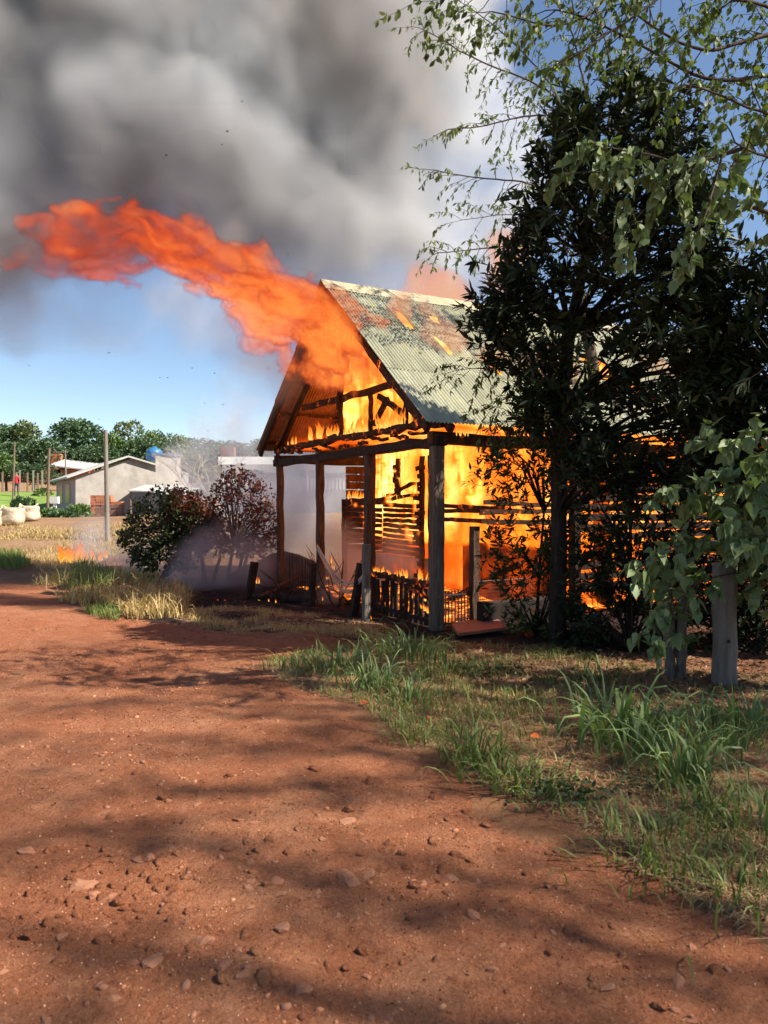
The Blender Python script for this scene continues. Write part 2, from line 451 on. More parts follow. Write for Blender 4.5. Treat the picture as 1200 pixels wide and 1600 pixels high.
# fine grit, tens of thousands of grains
n = 75000
qx = NR.uniform(-5, 4.2, n); qy = 1.8 + 6.5 * NR.rand(n) ** 1.8
kk = road_mask(qx, qy) & (np.abs(qx) < qy * .55 + .3); qx = qx[kk]; qy = qy[kk]
OCT = np.array([(1, 0, 0), (-1, 0, 0), (0, 1, 0), (0, -1, 0), (0, 0, .7), (0, 0, -.7)], np.float32); OCF = np.array([(0, 2, 4), (2, 1, 4), (1, 3, 4), (3, 0, 4), (2, 0, 5), (1, 2, 5), (3, 1, 5), (0, 3, 5)]).ravel()
t = NT('grit'); c = t.ramp(t.attr('rnd'), [(0, (0.10, 0.03, 0.015)), (.45, (0.26, 0.085, 0.04)), (.8, (0.42, 0.18, 0.09)), (1, (.55, .34, .22))]); M_GRIT = t.surf(t.bsdf(c, 1.0, None, 0, 0.0))
def later_grit(): scatter('grit', OCT, OCF, 3, np.stack([qx, qy, H(qx, qy)], -1), rot_frames(len(qx), (.0022 + .0045 * NR.rand(len(qx)) ** 2) * (.6 + .12 * qy), .5), M_GRIT, kind='stuff')
# gravel: several thousand little chips
n = 30000
gp = []
gxx = NR.uniform(-5.5, 4.5, n); gyy = 1.9 + 9 * NR.rand(n) ** 1.7
dens = fbm(gxx * 1.1, gyy * 1.1, 0 * gxx + 4, 3)
keep = (dens > 0.42 + 0.16 * NR.rand(n)) & road_mask(gxx, gyy)
gxx = gxx[keep]; gyy = gyy[keep]
sz = 0.003 + 0.020 * NR.rand(len(gxx)) ** 9 + 0.004 * NR.rand(len(gxx))
tv, tf = ICO[1]
tvv = tv * (1 + .35 * (NR.rand(len(tv), 1) - .5)) * np.array([1, .8, .55])
t = NT('gravel'); c = t.ramp(t.attr('rnd'), [(0, (0.13, 0.05, 0.03)), (.5, (0.27, 0.13, 0.085)), (.9, (0.36, 0.15, 0.075)), (1, (.42, .22, .13))]); M_GRAVEL = t.surf(t.bsdf(c, 1.0, None, 0, 0.0))
later_grit()
# rough clods of the same soil, half sunk in the road
n = 650; cpx = np.where(NR.rand(n) < .45, NR.uniform(-40, 300, n), NR.uniform(300, 1150, n)); cpy = np.where(cpx < 300, NR.normal(1395, 60, n), np.where(NR.rand(n) < .5, NR.normal(1310, 45, n), NR.uniform(1180, 1600, n)))
cp = np.array([tuple(G(a_, min(1640, max(1120, b_)))) for a_, b_ in zip(cpx, cpy)]); ck = road_mask(cp[:, 0], cp[:, 1]); cp = cp[ck]
v2, f2 = ICO[2]; v2 = v2 * (1 + .9 * (vnoise(v2[:, 0] * 2.3 + 5, v2[:, 1] * 2.3, v2[:, 2] * 2.3) - .5))[:, None] * np.array([1, .8, .5])
scatter('clods', v2, np.array(f2).ravel(), 3, cp - np.array([0, 0, .002]), rot_frames(len(cp), .006 + .034 * NR.rand(len(cp)) ** 3, .3), M_ROAD, kind='stuff')
scatter('gravel', tvv, np.array(tf).ravel(), 3, np.stack([gxx, gyy, H(gxx, gyy)], -1), rot_frames(len(gxx), sz, .4), M_GRAVEL, kind='stuff')
# ================================================================ BURNING SHED
U = Vector((0.873, 0.488, 0)).normalized(); FV = Vector((-0.488, 0.873, 0)).normalized()
A0 = Vector((0.66, 9.62, 0))
def L(s, t, z): return A0 + FV * s + U * t + Vector((0, 0, z))
SW = 5.27; TL = 6.9; OH = 0.36; EV = 0.30
ZR = 4.92; ZE = 2.57
SLOPE = (ZR - ZE) / (SW / 2 + EV)
def zroof(s): return ZR - SLOPE * abs(s - SW / 2)

def wood(name, c1, c2, c3, glow=0.0, glow_scale=7, rough=0.85, grain=(1, 1, 1), glow_lo=0.60):
    t = NT(name); v = t.geo(grain)
    n = t.noise(v, 5, 8, 0.7, 0.6); n2 = t.noise(v, 24, 6, 0.75)
    c = t.ramp(t.math('ADD', t.math('MULTIPLY', n, .65), t.math('MULTIPLY', n2, .35)), [(0.36, c1), (0.52, c2), (0.68, c3)])
    # charring cracks
    vd = t.voro(v, 26); cr = t.ramp(vd, [(0.0, 1), (0.12, 0.6), (0.3, 0)])
    h = t.math('SUBTRACT', n2, t.math('MULTIPLY', cr, 0.2))
    nm = t.bump(h, 0.9, 0.012)
    if glow:
        g = t.noise(t.geo(), glow_scale, 5, 0.7, 0.8)
        g2 = t.ramp(g, [(glow_lo, 0), (glow_lo + .10, .35), (glow_lo + .2, 1)])
        gc = t.ramp(g, [(glow_lo, (0.7, 0.05, 0.0)), (glow_lo + .12, (1.0, 0.20, 0.02)), (glow_lo + .2, (1.0, 0.50, 0.10))])
        return t.surf(t.bsdf(c, rough, nm, 0, 0.2, gc, t.math('MULTIPLY', g2, glow)))
    return t.surf(t.bsdf(c, rough, nm, 0, 0.2))
M_POSTW = wood('weathered_post_wood', (0.045, 0.032, 0.024), (0.125, 0.09, 0.066), (0.25, 0.19, 0.145), 0, grain=(6, 6, .5))
M_CHAR = wood('charred_wood', (0.008, 0.006, 0.005), (0.030, 0.016, 0.011), (0.10, 0.05, 0.03), .8, 6, grain=(3, 3, 1), glow_lo=.65)
M_CHARH = wood('burning_wood', (0.012, 0.006, 0.004), (0.05, 0.02, 0.01), (0.12, 0.05, 0.025), 1.4, 8, glow_lo=0.58)
M_POSTB = wood('scorched_post_wood', (0.02, 0.012, 0.009), (0.075, 0.042, 0.028), (0.20, 0.12, 0.075), .6, 8, grain=(6, 6, .6), glow_lo=.64)
M_BOARD = wood('scorched_board', (0.015, 0.008, 0.005), (0.06, 0.025, 0.013), (0.14, 0.06, 0.03), .6, 7, glow_lo=0.60)

def roofmat():
    t = NT('corrugated_iron'); v = t.coord('Object')
    oi = t.n('ShaderNodeObjectInfo')
    st = t.geo((1, 1, 1))
    n = t.noise(t.coord('Object', (3.0, .45, 1)), 2.2, 6, 0.65); n2 = t.noise(st, 0.9, 4, .6)
    c = t.ramp(n, [(0.30, (0.17, 0.17, 0.11)), (0.50, (0.33, 0.33, 0.22)), (0.72, (0.50, 0.49, 0.34))])
    y = t.ramp(t.noise(t.coord('Object', (5.5, .6, 1)), 1.6, 4, .6), [(0.60, 0), (0.70, 1)])
    c = t.mix(t.math('MULTIPLY', y, 0.7), c, (0.62, 0.52, 0.10))
    r = t.ramp(t.noise(st, 3.5, 7, .75), [(0.56, 0), (0.72, 1)])
    c = t.mix(t.math('MULTIPLY', r, 0.65), c, (0.16, 0.075, 0.035))
    c = t.mix(0.25, c, t.ramp(oi.outputs['Random'], [(0, (0.25, .25, .19)), (1, (.62, .62, .50))]))
    return t.surf(t.bsdf(c, 0.5, t.bump(t.noise(v, 40, 4, .7), .25, .004), 0.25, 0.4))
M_ROOF = roofmat()
M_ROOFWARM = simple('rusted_firelit_iron', (0.22, 0.10, 0.05), (0.42, 0.22, 0.12), 5, .7, .3, metallic=.2)  # rust, its orange brightened to stand in for firelight under the roof

shed = thing('burning_shed', 'timber shed ablaze with flames, open fronted, under a steep corrugated iron roof', 'shed', L(0, 0, 0))
def part(b, name, mat, parent=shed, smooth=False): return b.build(name, mat, parent, smooth)

# posts ------------------------------------------------------------
posts = [(0.0, .155, M_POSTW, 2.44, 'near corner post, weathered grey on its sunlit face'), (1.79, .135, M_POSTB, 2.42, None), (3.49, .115, M_POSTB, 2.42, None), (5.27, .11, M_POSTB, 2.42, None)]
for s, w, m, h, lab in posts:
    b = MB(); b.beam(L(s, 0, -.1), L(s + rnd.gauss(0, .01), rnd.gauss(0, .01), h), w, w, up=FV, seg=14, jit=.004)
    tag(part(b, 'post', m), lab)
for t_ in (2.3, 4.6, 6.9):
    for s in (0.0, SW):
        b = MB(); b.beam(L(s, t_, -.1), L(s, t_, 2.42), .13, .13, up=FV, seg=8, jit=.006); part(b, 'post', M_CHAR)
# lintels, plates ----------------------------------------------------
b = MB(); b.beam(L(-.12, 0, 2.36), L(SW + .15, 0, 2.33), .17, .13, seg=16, jit=.006); part(b, 'lintel', M_CHAR)
b = MB(); b.beam(L(-.1, 0.02, 2.60), L(SW + .25, 0.02, 2.58), .12, .09, seg=24, jit=.018); part(b, 'tie_beam', M_CHARH)
b = MB(); b.beam(L(0, -.1, 2.40), L(0, TL, 2.38), .13, .15, seg=16, jit=.006); part(b, 'wall_plate', M_BOARD)
b = MB(); b.beam(L(SW, -.1, 2.40), L(SW, TL, 2.38), .13, .15, seg=16, jit=.006); part(b, 'wall_plate', M_CHAR)
# burnt clutter between the lintel and the tie beam
for i in range(9):
    s = .2 + i * .58 + rnd.uniform(-.1, .1)
    b = MB(); b.beam(L(s, .02, 2.47), L(s + rnd.uniform(.25, .5), .03, 2.50 + rnd.uniform(-.03, .04)), .05, .04, seg=4, jit=.01); part(b, 'charred_batten', M_CHARH)
# roof timbers -------------------------------------------------------
def rafter(t_, side, m, w=.06, h=.11, lo=None, hi=None, name='rafter'):
    s0 = -EV + .02 if side == 0 else SW + EV - .02
    s1 = SW / 2
    b = MB(); b.beam(L(s0, t_, zroof(s0) - .10), L(s1, t_, ZR - .12), w, h, seg=16, jit=.006); part(b, name, m)
for t_ in (-.30, 0.04, .95, 1.9, 2.85, 3.8, 4.75, 5.7, 6.7):
    rafter(t_, 0, M_CHARH if t_ < .2 else M_CHAR, name='barge_board' if t_ < -.1 else 'rafter')
    rafter(t_, 1, M_CHAR if t_ < .2 else M_CHARH, name='barge_board' if t_ < -.1 else 'rafter')
for side in (0, 1):
    for k in range(5):
        f = (k + .35) / 5.0; s = (-EV + f * (SW / 2 + EV)) if side == 0 else (SW + EV - f * (SW / 2 + EV))
        b = MB(); b.beam(L(s, -.33, zroof(s) - .035), L(s, TL, zroof(s) - .035), .07, .045, seg=14, jit=.004); part(b, 'purlin', M_CHARH if side else M_CHAR)
b = MB(); b.beam(L(SW/2, -.3, ZR - .08), L(SW/2, TL, ZR - .08), .05, .14, seg=8, jit=.004); part(b, 'ridge_beam', M_CHAR)
# gable frame
b = MB(); b.beam(L(.75, .02, 3.22), L(4.3, .02, 3.22), .06, .10, seg=18, jit=.008); part(b, 'collar_beam', M_CHARH)
b = MB(); b.beam(L(2.75, 0, 2.6), L(2.75, 0, 4.5), .08, .08, up=FV, seg=14, jit=.009); part(b, 'king_post', M_CHARH)
for s in (1.75, .75):
    b = MB(); b.beam(L(s, 0, 2.6), L(s, 0, min(3.22, zroof(s) - .1)), .05, .07, up=FV, seg=8, jit=.004); part(b, 'strut', M_CHARH)
b = MB(); b.beam(L(1.30, .03, 3.05), L(1.68, .03, 2.72), .055, .08, up=FV, seg=6, jit=.005); part(b, 'brace', M_CHAR)
b = MB(); b.beam(L(1.55, .03, 3.12), L(.85, .03, 2.78), .055, .08, up=FV, seg=6, jit=.005); part(b, 'brace', M_CHAR)
b = MB(); b.beam(L(3.0, .5, 3.3), L(4.1, .55, 2.62), .06, .09, up=FV, seg=8, jit=.006); part(b, 'brace', M_CHARH)
for i in range(4):
    s = .30 + i * .12
    b = MB(); b.beam(L(s, .06, 2.64), L(s + rnd.gauss(0, .01), .06, zroof(s) - .12), .09, .018, up=U, seg=3, jit=.004); part(b, 'gable_board', M_CHARH)
# roof sheets ----------------------------------------------------------
PITCH_W = 0.054; WAVES = 16; SHW = PITCH_W * WAVES; SL = math.hypot(SW / 2 + EV, ZR - ZE); ROWS = 3; SHL = SL / ROWS + .09
def sheet_mesh(holes=(), seed=0):
    q = random.Random(seed)
    k = 6; nx = WAVES * k + 1; ny = 2 if not holes else 40
    xs = np.linspace(0, SHW + .02, nx); ys = np.linspace(0, SHL, ny)
    X, Y = np.meshgrid(xs, ys); Z = .0115 * np.sin(X / PITCH_W * 2 * np.pi)
    Z = Z + .012 * (fbm(X * 1.5 + seed, Y * 1.5, 0 * X + seed, 2) - .5)
    idx = np.arange(nx * ny).reshape(ny, nx)
    q_ = np.stack([idx[:-1, :-1], idx[:-1, 1:], idx[1:, 1:], idx[1:, :-1]], -1).reshape(-1, 4)
    if holes:
        cx = (X[:-1, :-1] + X[1:, 1:]).ravel() / 2; cyy = (Y[:-1, :-1] + Y[1:, 1:]).ravel() / 2
        keep = np.ones(len(q_), bool)
        for (hx, hy, rx, ry) in holes:
            r = ((cx - hx) / rx) ** 2 + ((cyy - hy) / ry) ** 2 + (fbm(cx * 9, cyy * 6, cx * 0 + seed, 3) - .5) * 1.6
            keep &= r > 1
        q_ = q_[keep]
    return npmesh('roof_sheet', np.stack([X.ravel(), Y.ravel(), Z.ravel()], -1), q_.ravel(), 4, M_ROOF, smooth=True)
plain = [sheet_mesh((), i) for i in range(4)]
# holes given in roof coordinates (t, distance down the slope, half sizes)
HOLES = [(0.62, .95, .09, .34), (1.25, .80, .08, .15), (1.55, 2.15, .08, .28), (2.55, .85, .07, .25), (.95, 1.75, .05, .28), (3.9, 1.9, .28, .45), (4.3, 2.6, .2, .3)]
NCOL = 9
warm_sheets = [plain[0].copy(), plain[2].copy()]  # left slope sheets, firelight warmth put into their colour
for m_ in warm_sheets: m_.materials.clear(); m_.materials.append(M_ROOFWARM)
def place_sheet(side, col, row):
    t0 = -OH + col * SHW - (.0 if col == 0 else .0); d0 = row * SL / ROWS - (.045 if row else 0)
    hs = []
    if side == 0:
        for (ht, hd, rx, ry) in HOLES:
            lx, ly = ht - t0, hd - d0
            if -rx < lx < SHW + rx and -ry < ly < SHL + ry: hs.append((lx, ly, rx, ry))
    me = sheet_mesh(hs, col * 5 + row) if hs else plain[(col * 3 + row * 5) % 4]
    if side == 1: me = warm_sheets[(col + row) % 2]
    o = bpy.data.objects.new('roof_sheet', me); COL.objects.link(o); o.parent = shed
    sgn = -1 if side == 0 else 1
    down = (FV * sgn * (SW / 2 + EV) + Vector((0, 0, -(ZR - ZE)))).normalized()
    xa = U; nrm = xa.cross(down) if side == 1 else down.cross(xa)
    if nrm.z < 0: nrm = -nrm
    org = L(SW / 2, t0, ZR + .012) + down * d0 + nrm * (.018 * (ROWS - row) / ROWS + .004 * (col % 2))
    Mx = Matrix(((xa.x, down.x, nrm.x, org.x), (xa.y, down.y, nrm.y, org.y), (xa.z, down.z, nrm.z, org.z), (0, 0, 0, 1)))
    Mx = Mx @ Matrix.Rotation(rnd.gauss(0, .004), 4, 'Z') @ Matrix.Rotation(rnd.gauss(0, .003), 4, 'X')
    o.matrix_local = Matrix.Translation(-shed.location) @ Mx
    if hs: o['label'] = 'sheet burnt through, flames showing in the hole'
for side in (0, 1):
    for col in range(NCOL):
        for row in range(ROWS): place_sheet(side, col, row)
# ridge cap
for k in range(5):
    t0 = -OH - .03 + k * 1.52; b = MB()
    pr = [(-.20, -.155), (-.10, -.062), (0, .03), (.10, -.062), (.20, -.155)]
    for i in range(4):
        a, c = pr[i], pr[i+1]
        b.quad(L(SW/2 + a[0], t0, ZR + .045 + a[1]), L(SW/2 + a[0], t0 + 1.56, ZR + .045 + a[1] + .004 * k), L(SW/2 + c[0], t0 + 1.56, ZR + .045 + c[1] + .004 * k), L(SW/2 + c[0], t0, ZR + .045 + c[1]))
    part(b, 'ridge_cap', simple('ridge_cap_metal', (.24, .21, .13), (.40, .35, .23), 6, .5, .2) if k == 0 else bpy.data.materials['ridge_cap_metal'])

# inner front wall at t = 1.25 -------------------------------------------
TI = 1.28
def slat(s0, s1, t0, t1, z, h=.07, m=M_BOARD, name='slat', sag=0, parent=shed):
    b = MB(); b.beam(L(s0, t0, z + rnd.gauss(0, .004)), L(s1, t1, z - sag + rnd.gauss(0, .006)), .022, h, up=(0, 0, 1), seg=max(4, int(abs(s1 - s0 + t1 - t0) / .14)), jit=.004); return part(b, name, m, parent)
for k in range(8):
    slat(5.12, 3.72, TI, TI, 1.47 - k * .098, .072 - .002 * k)
for k in range(10):
    slat(3.70, 2.42, TI + .02, TI + .02, 1.56 - k * .088, .060 + .012 * rnd.random(), sag=.02)
b = MB(); b.beam(L(5.2, TI, 1.60), L(3.6, TI, 1.62), .06, .12, seg=8, jit=.008); part(b, 'window_rail', M_CHARH)
b = MB(); b.beam(L(3.75, TI, 1.66), L(2.4, TI, 1.72), .05, .05, seg=8, jit=.012); part(b, 'window_rail', M_CHARH)
b = MB(); b.beam(L(3.6, TI + .05, 1.70), L(2.7, TI + .05, 1.92), .04, .05, seg=8, jit=.012); part(b, 'window_rail', M_CHAR)
b = MB(); b.beam(L(5.22, TI, 0), L(5.22, TI, 1.66), .07, .07, up=FV, seg=10, jit=.006); part(b, 'stud', M_CHAR)
def stub_post(s, z0, z1, n, spread):
    b = MB(); b.beam(L(s, TI, z0), L(s, TI, z1), .065, .075, up=FV, seg=14, jit=.006); st = part(b, 'stud', M_CHAR)
    for i in range(n):
        z = z0 + .12 + (z1 - z0 - .2) * i / n + rnd.gauss(0, .01)
        a, c = rnd.uniform(.03, spread), rnd.uniform(.03, spread)
        bb = MB(); bb.beam(L(s - a, TI - .05, z), L(s + c, TI - .05, z + rnd.gauss(0, .02)), .024, .068, seg=3, jit=.006)
        part(bb, 'burnt_board_stub', M_CHAR)
stub_post(2.40, 0.15, 2.34, 17, .17)
stub_post(3.15, 1.72, 2.34, 8, .12)
stub_post(2.13, 0.15, 2.34, 0, .1)
for z in (1.56, 1.46, 1.36): slat(2.2, .35, TI, TI + .05, z, .06, sag=rnd.uniform(-.05, .08))
M_PANEL = simple('fire_lit_plaster', (0.30, 0.24, 0.20), (0.46, 0.38, 0.32), 3, .9, .2)
b = MB(); b.box((0, 0, 0), (0.01, 0.01, 0.01)); b = MB()
b.prism([L(5.18, TI + .05, .02), L(2.16, TI + .05, .02), L(2.16, TI + .05, .70), L(5.18, TI + .05, .70)], U * .02); part(b, 'wall_panel', M_PANEL)
b = MB(); b.prism([L(2.05, TI + .55, .1), L(.12, TI + .85, .1), L(.12, TI + .85, .92), L(2.05, TI + .55, .98)], U * .025)
part(b, 'wall_panel', simple('scorched_panel', (0.05, 0.025, 0.014), (0.14, 0.06, 0.03), 2.5, .9, .3))
b = MB(); b.beam(L(1.7, TI - .1, .05), L(.3, TI + .3, .75), .10, .03, up=FV, seg=6, jit=.006); part(b, 'fallen_plank', M_CHARH)
b = MB(); b.beam(L(.9, 2.1, .02), L(-.05, 2.6, .9), .10, .03, up=FV, seg=6, jit=.006); part(b, 'fallen_plank', M_CHARH)
# side walls and back wall: horizontal boards one by one
for k in range(14):
    z = .42 + k * .138
    if k in (3, 4, 5): slat(0, 0, 3.4 + rnd.uniform(-.3, .3), TL, z, .095, M_CHAR, 'wall_board', rnd.gauss(0, .02))
    else: slat(0, 0, 2.35 + rnd.uniform(-.05, .05), TL, z, .100, M_CHAR, 'wall_board', rnd.gauss(0, .012))
for z in (1.36, 1.47, 1.60): slat(0, 0, .75 + rnd.uniform(-.2, .2), 2.35, z, .06, M_CHARH, 'wall_board', rnd.gauss(0, .03))
for k in range(15):
    slat(SW, SW, 1.35, TL, .12 + k * .150, .135, M_BOARD, 'wall_board')
for k in range(16):
    slat(0, SW, TL, TL, .12 + k * .150, .13, M_BOARD, 'wall_board')
for k in range(14):
    z = 2.55 + k * .155; hs = (ZR - z) / SLOPE - .1
    if hs > .1: slat(SW/2 - hs, SW/2 + hs, TL, TL, z, .14, M_BOARD, 'wall_board')
# railing between the two right-hand posts --------------------------------
rail = MB(); rail.beam(L(1.72, 0, .57), L(.08, 0, .56), .07, .085, seg=16, jit=.008); rail = part(rail, 'railing', M_CHARH)
OFF[rail] = OFF[shed]
b = MB(); b.beam(L(1.72, .0, .12), L(.08, .0, .10), .04, .05, seg=10, jit=.006); part(b, 'lower_rail', M_CHAR, rail)
for i in range(13):
    s = 1.66 - i * .128 + rnd.gauss(0, .006)
    b = MB(); b.beam(L(s, .01, .02), L(s + rnd.gauss(0, .012), .01, .54 + rnd.uniform(-.05, .0)), .085, .022, up=U, seg=5, jit=.004); part(b, 'baluster', M_CHAR, rail)
b = MB(); b.beam(L(.7, -.03, .50), L(.06, -.03, .36), .05, .04, seg=6, jit=.008); part(b, 'fallen_rail', M_CHARH, rail)
# floor of embers inside
t = NT('ember_bed'); v = t.geo(); n = t.noise(v, 7, 7, .75, .5)
M_EMBER = t.surf(t.bsdf(t.ramp(n, [(.3, (.01, .008, .007)), (.7, (.08, .04, .03))]), .95, t.bump(n, 1, .05), 0, .1, t.ramp(n, [(.45, (.8, .06, 0)), (.6, (1, .3, .03)), (.75, (1, .6, .2))]), t.math('MULTIPLY', t.ramp(n, [(.46, 0), (.62, 1)]), 1.3)))
xs = np.linspace(0.25, SW - .1, 50); ys = np.linspace(.25, TL - .1, 60); X, Y = np.meshgrid(xs, ys)
Zz = .03 + .22 * fbm(X * 2.2, Y * 2.2, 0 * X, 4) * ss(.25, 1.2, Y) * ss(.2, .6, X) * (1 - ss(3.4, 4.2, X) * (1 - ss(1.2, 2, Y)))
W = np.array(A0)[None, None, :] + X[..., None] * np.array(FV) + Y[..., None] * np.array(U) + np.stack([0 * X, 0 * X, Zz], -1)
idx = np.arange(50 * 60).reshape(60, 50); qq = np.stack([idx[:-1, :-1], idx[1:, :-1], idx[1:, 1:], idx[:-1, 1:]], -1).reshape(-1, 4)
o = link('ember_bed', npmesh('ember_bed', W.reshape(-1, 3) - np.array(shed.location), qq.ravel(), 4, M_EMBER, smooth=True), shed); o['kind'] = 'stuff'
# ================================================================ FIRE AND SMOKE (volumes)
def fog(name, lo, hi, res, d, mat, label, cat):
    lo = np.array(lo, float); hi = np.array(hi, float); nx, ny, nz = res
    me = bpy.data.meshes.new(name); me.vertices.add(d.size)
    Z, Y, X = np.meshgrid(*[np.linspace(lo[i], hi[i], res[i]) for i in (2, 1, 0)], indexing='ij')
    me.vertices.foreach_set('co', np.stack([X.ravel(), Y.ravel(), Z.ravel()], 1).astype(np.float32).ravel())
    a = me.attributes.new('d', 'FLOAT', 'POINT'); a.data.foreach_set('value', d.astype(np.float32).ravel())
    me.materials.append(mat)
    o = bpy.data.objects.new(name, me); COL.objects.link(o)
    g = bpy.data.node_groups.new(name, 'GeometryNodeTree')
    g.interface.new_socket('Geometry', in_out='INPUT', socket_type='NodeSocketGeometry')
    g.interface.new_socket('Geometry', in_out='OUTPUT', socket_type='NodeSocketGeometry')
    N = g.nodes; K = g.links; gi = N.new('NodeGroupInput'); go = N.new('NodeGroupOutput'); pos = N.new('GeometryNodeInputPosition')
    def vm(op, a, b=None):
        n = N.new('ShaderNodeVectorMath'); n.operation = op
        for i, v in enumerate((a, b)):
            if v is None: continue
            if hasattr(v, 'node'): K.new(v, n.inputs[i])
            else: n.inputs[i].default_value = tuple(v)
        return n.outputs['Value'] if op == 'DOT_PRODUCT' else n.outputs[0]
    v = vm('SUBTRACT', pos.outputs[0], lo); v = vm('MULTIPLY', v, (np.array(res) - 1) / (hi - lo)); v = vm('ADD', v, (.5, .5, .5)); v = vm('FLOOR', v)
    ix = vm('DOT_PRODUCT', v, (1, nx, nx * ny))
    na = N.new('GeometryNodeInputNamedAttribute'); na.data_type = 'FLOAT'; na.inputs[0].default_value = 'd'
    si = N.new('GeometryNodeSampleIndex'); si.data_type = 'FLOAT'; si.domain = 'POINT'; si.clamp = True
    K.new(gi.outputs[0], si.inputs[0]); K.new(na.outputs[0], si.inputs['Value']); K.new(ix, si.inputs['Index'])
    vc = N.new('GeometryNodeVolumeCube'); K.new(si.outputs[0], vc.inputs['Density'])
    vc.inputs['Min'].default_value = tuple(lo); vc.inputs['Max'].default_value = tuple(hi)
    for ax, r in zip('XYZ', res): vc.inputs['Resolution ' + ax].default_value = r
    sm = N.new('GeometryNodeSetMaterial'); sm.inputs['Material'].default_value = mat
    K.new(vc.outputs[0], sm.inputs[0]); K.new(sm.outputs[0], go.inputs[0])
    m = o.modifiers.new('fog', 'NODES'); m.node_group = g
    return tag(o, label, cat, None, 'stuff')
def grid(lo, hi, step):
    res = tuple(int(math.ceil((hi[i] - lo[i]) / step)) + 1 for i in range(3))
    Z, Y, X = np.meshgrid(*[np.linspace(lo[i], hi[i], res[i], dtype=np.float32) for i in (2, 1, 0)], indexing='ij')
    return res, X, Y, Z
def warp(X, Y, Z, sc_, amp, seed=0):
    a = fbm(X * sc_ + seed, Y * sc_, Z * sc_, 3) - .5; b = fbm(X * sc_, Y * sc_ + 17 + seed, Z * sc_, 3) - .5; c = fbm(X * sc_, Y * sc_, Z * sc_ + 31 + seed, 3) - .5
    return X + a * amp * 2, Y + b * amp * 2, Z + c * amp * 2

def firemat(name, k, stops, detail=0.35, gain=1.0, scale=(1, 1, 1), ns=5.5):
    t = NT(name); d = t.attr('density')
    n = t.noise(t.geo(scale), ns, 4, .72, 1.6)
    dn = t.math('MULTIPLY', d, t.math('ADD', 1 - detail, t.math('MULTIPLY', n, 2 * detail)))
    sig = t.math('MULTIPLY', t.ramp(dn, [(0.03, 0), (0.42, 1)]), k)
    col = t.ramp(dn, stops)
    ab = t.n('ShaderNodeVolumeAbsorption'); ab.inputs[0].default_value = (0, 0, 0, 1); t.set(ab.inputs[1], sig)
    em = t.n('ShaderNodeEmission'); t.set(em.inputs[0], col); t.set(em.inputs[1], t.math('MULTIPLY', sig, gain))
    ad = t.n('ShaderNodeAddShader'); t.t.links.new(ab.outputs[0], ad.inputs[0]); t.t.links.new(em.outputs[0], ad.inputs[1])
    m = t.volume(ad.outputs[0]); m.cycles.volume_step_rate = 1.7
    return m
M_JET = firemat('jet_flame', 3.4, [(0.0, (.05, .03, .028)), (.2, (.08, .016, .011)), (.38, (.21, .024, .009)), (.56, (.33, .041, .009)), (.75, (.43, .066, .011)), (1.0, (.56, .155, .027))], .5, 1.0, (.7, 1, 1.4), 7.5)
M_FIRE = firemat('interior_flame', 7.0, [(0.0, (.16, .014, .001)), (.15, (.34, .036, .002)), (.32, (.56, .09, .005)), (.5, (.80, .20, .015)), (.72, (1.0, .40, .06)), (1.0, (1.2, .75, .26))], .6, 1.4, (1.2, 1.2, .7), 6.5)
M_PALEFIRE = firemat('pale_flame', 1.5, [(0.0, (.55, .30, .26)), (.4, (.85, .36, .22)), (1.0, (.95, .46, .20))], .5, .42, (1, 1, .7), 5)

# --- the jet of flame blown out of the gable to the left
path = [(P(592, 582, 11.9), .36), (P(557, 548, 11.4), .52), (P(520, 520, 11.2), .70), (P(470, 490, 11.2), .62), (P(410, 452, 11.4), .52), (P(350, 418, 11.6), .46), (P(290, 392, 11.8), .42), (P(230, 378, 12.0), .42), (P(170, 374, 12.2), .46), (P(110, 386, 12.4), .42), (P(55, 392, 12.6), .30), (P(10, 392, 12.8), .14)]
pts = []; rad = []; par = []
for i in range(len(path) - 1):
    for j in range(7):
        f = j / 7; pts.append(np.array(path[i][0].lerp(path[i+1][0], f))); rad.append(path[i][1] * (1 - f) + path[i+1][1] * f); par.append((i + f) / (len(path) - 1))
pts = np.array(pts, np.float32)
lo = (-6.9, 9.6, 3.2); hi = (1.2, 14.0, 7.0)
res, X, Y, Z = grid(lo, hi, .045)
wx, wy, wz = warp(X, Y, Z, .9, .42); wx, wy, wz = warp(wx, wy, wz, 2.6, .16, 5)
best = np.full(X.shape, -9, np.float32); sp = np.zeros(X.shape, np.float32); per = np.zeros(X.shape, np.float32)
tan = np.gradient(pts, axis=0); tan /= np.linalg.norm(tan, axis=1, keepdims=True)
for p, r, s, tg in zip(pts, rad, par, tan):
    e = 1 - np.sqrt((wx - p[0]) ** 2 + (wy - p[1]) ** 2 + (wz - p[2]) ** 2) / (r * 1.0)
    m = e > best; best[m] = e[m]; sp[m] = s; per[m] = ((wx - p[0]) * -tg[2] + (wz - p[2]) * tg[0])[m]
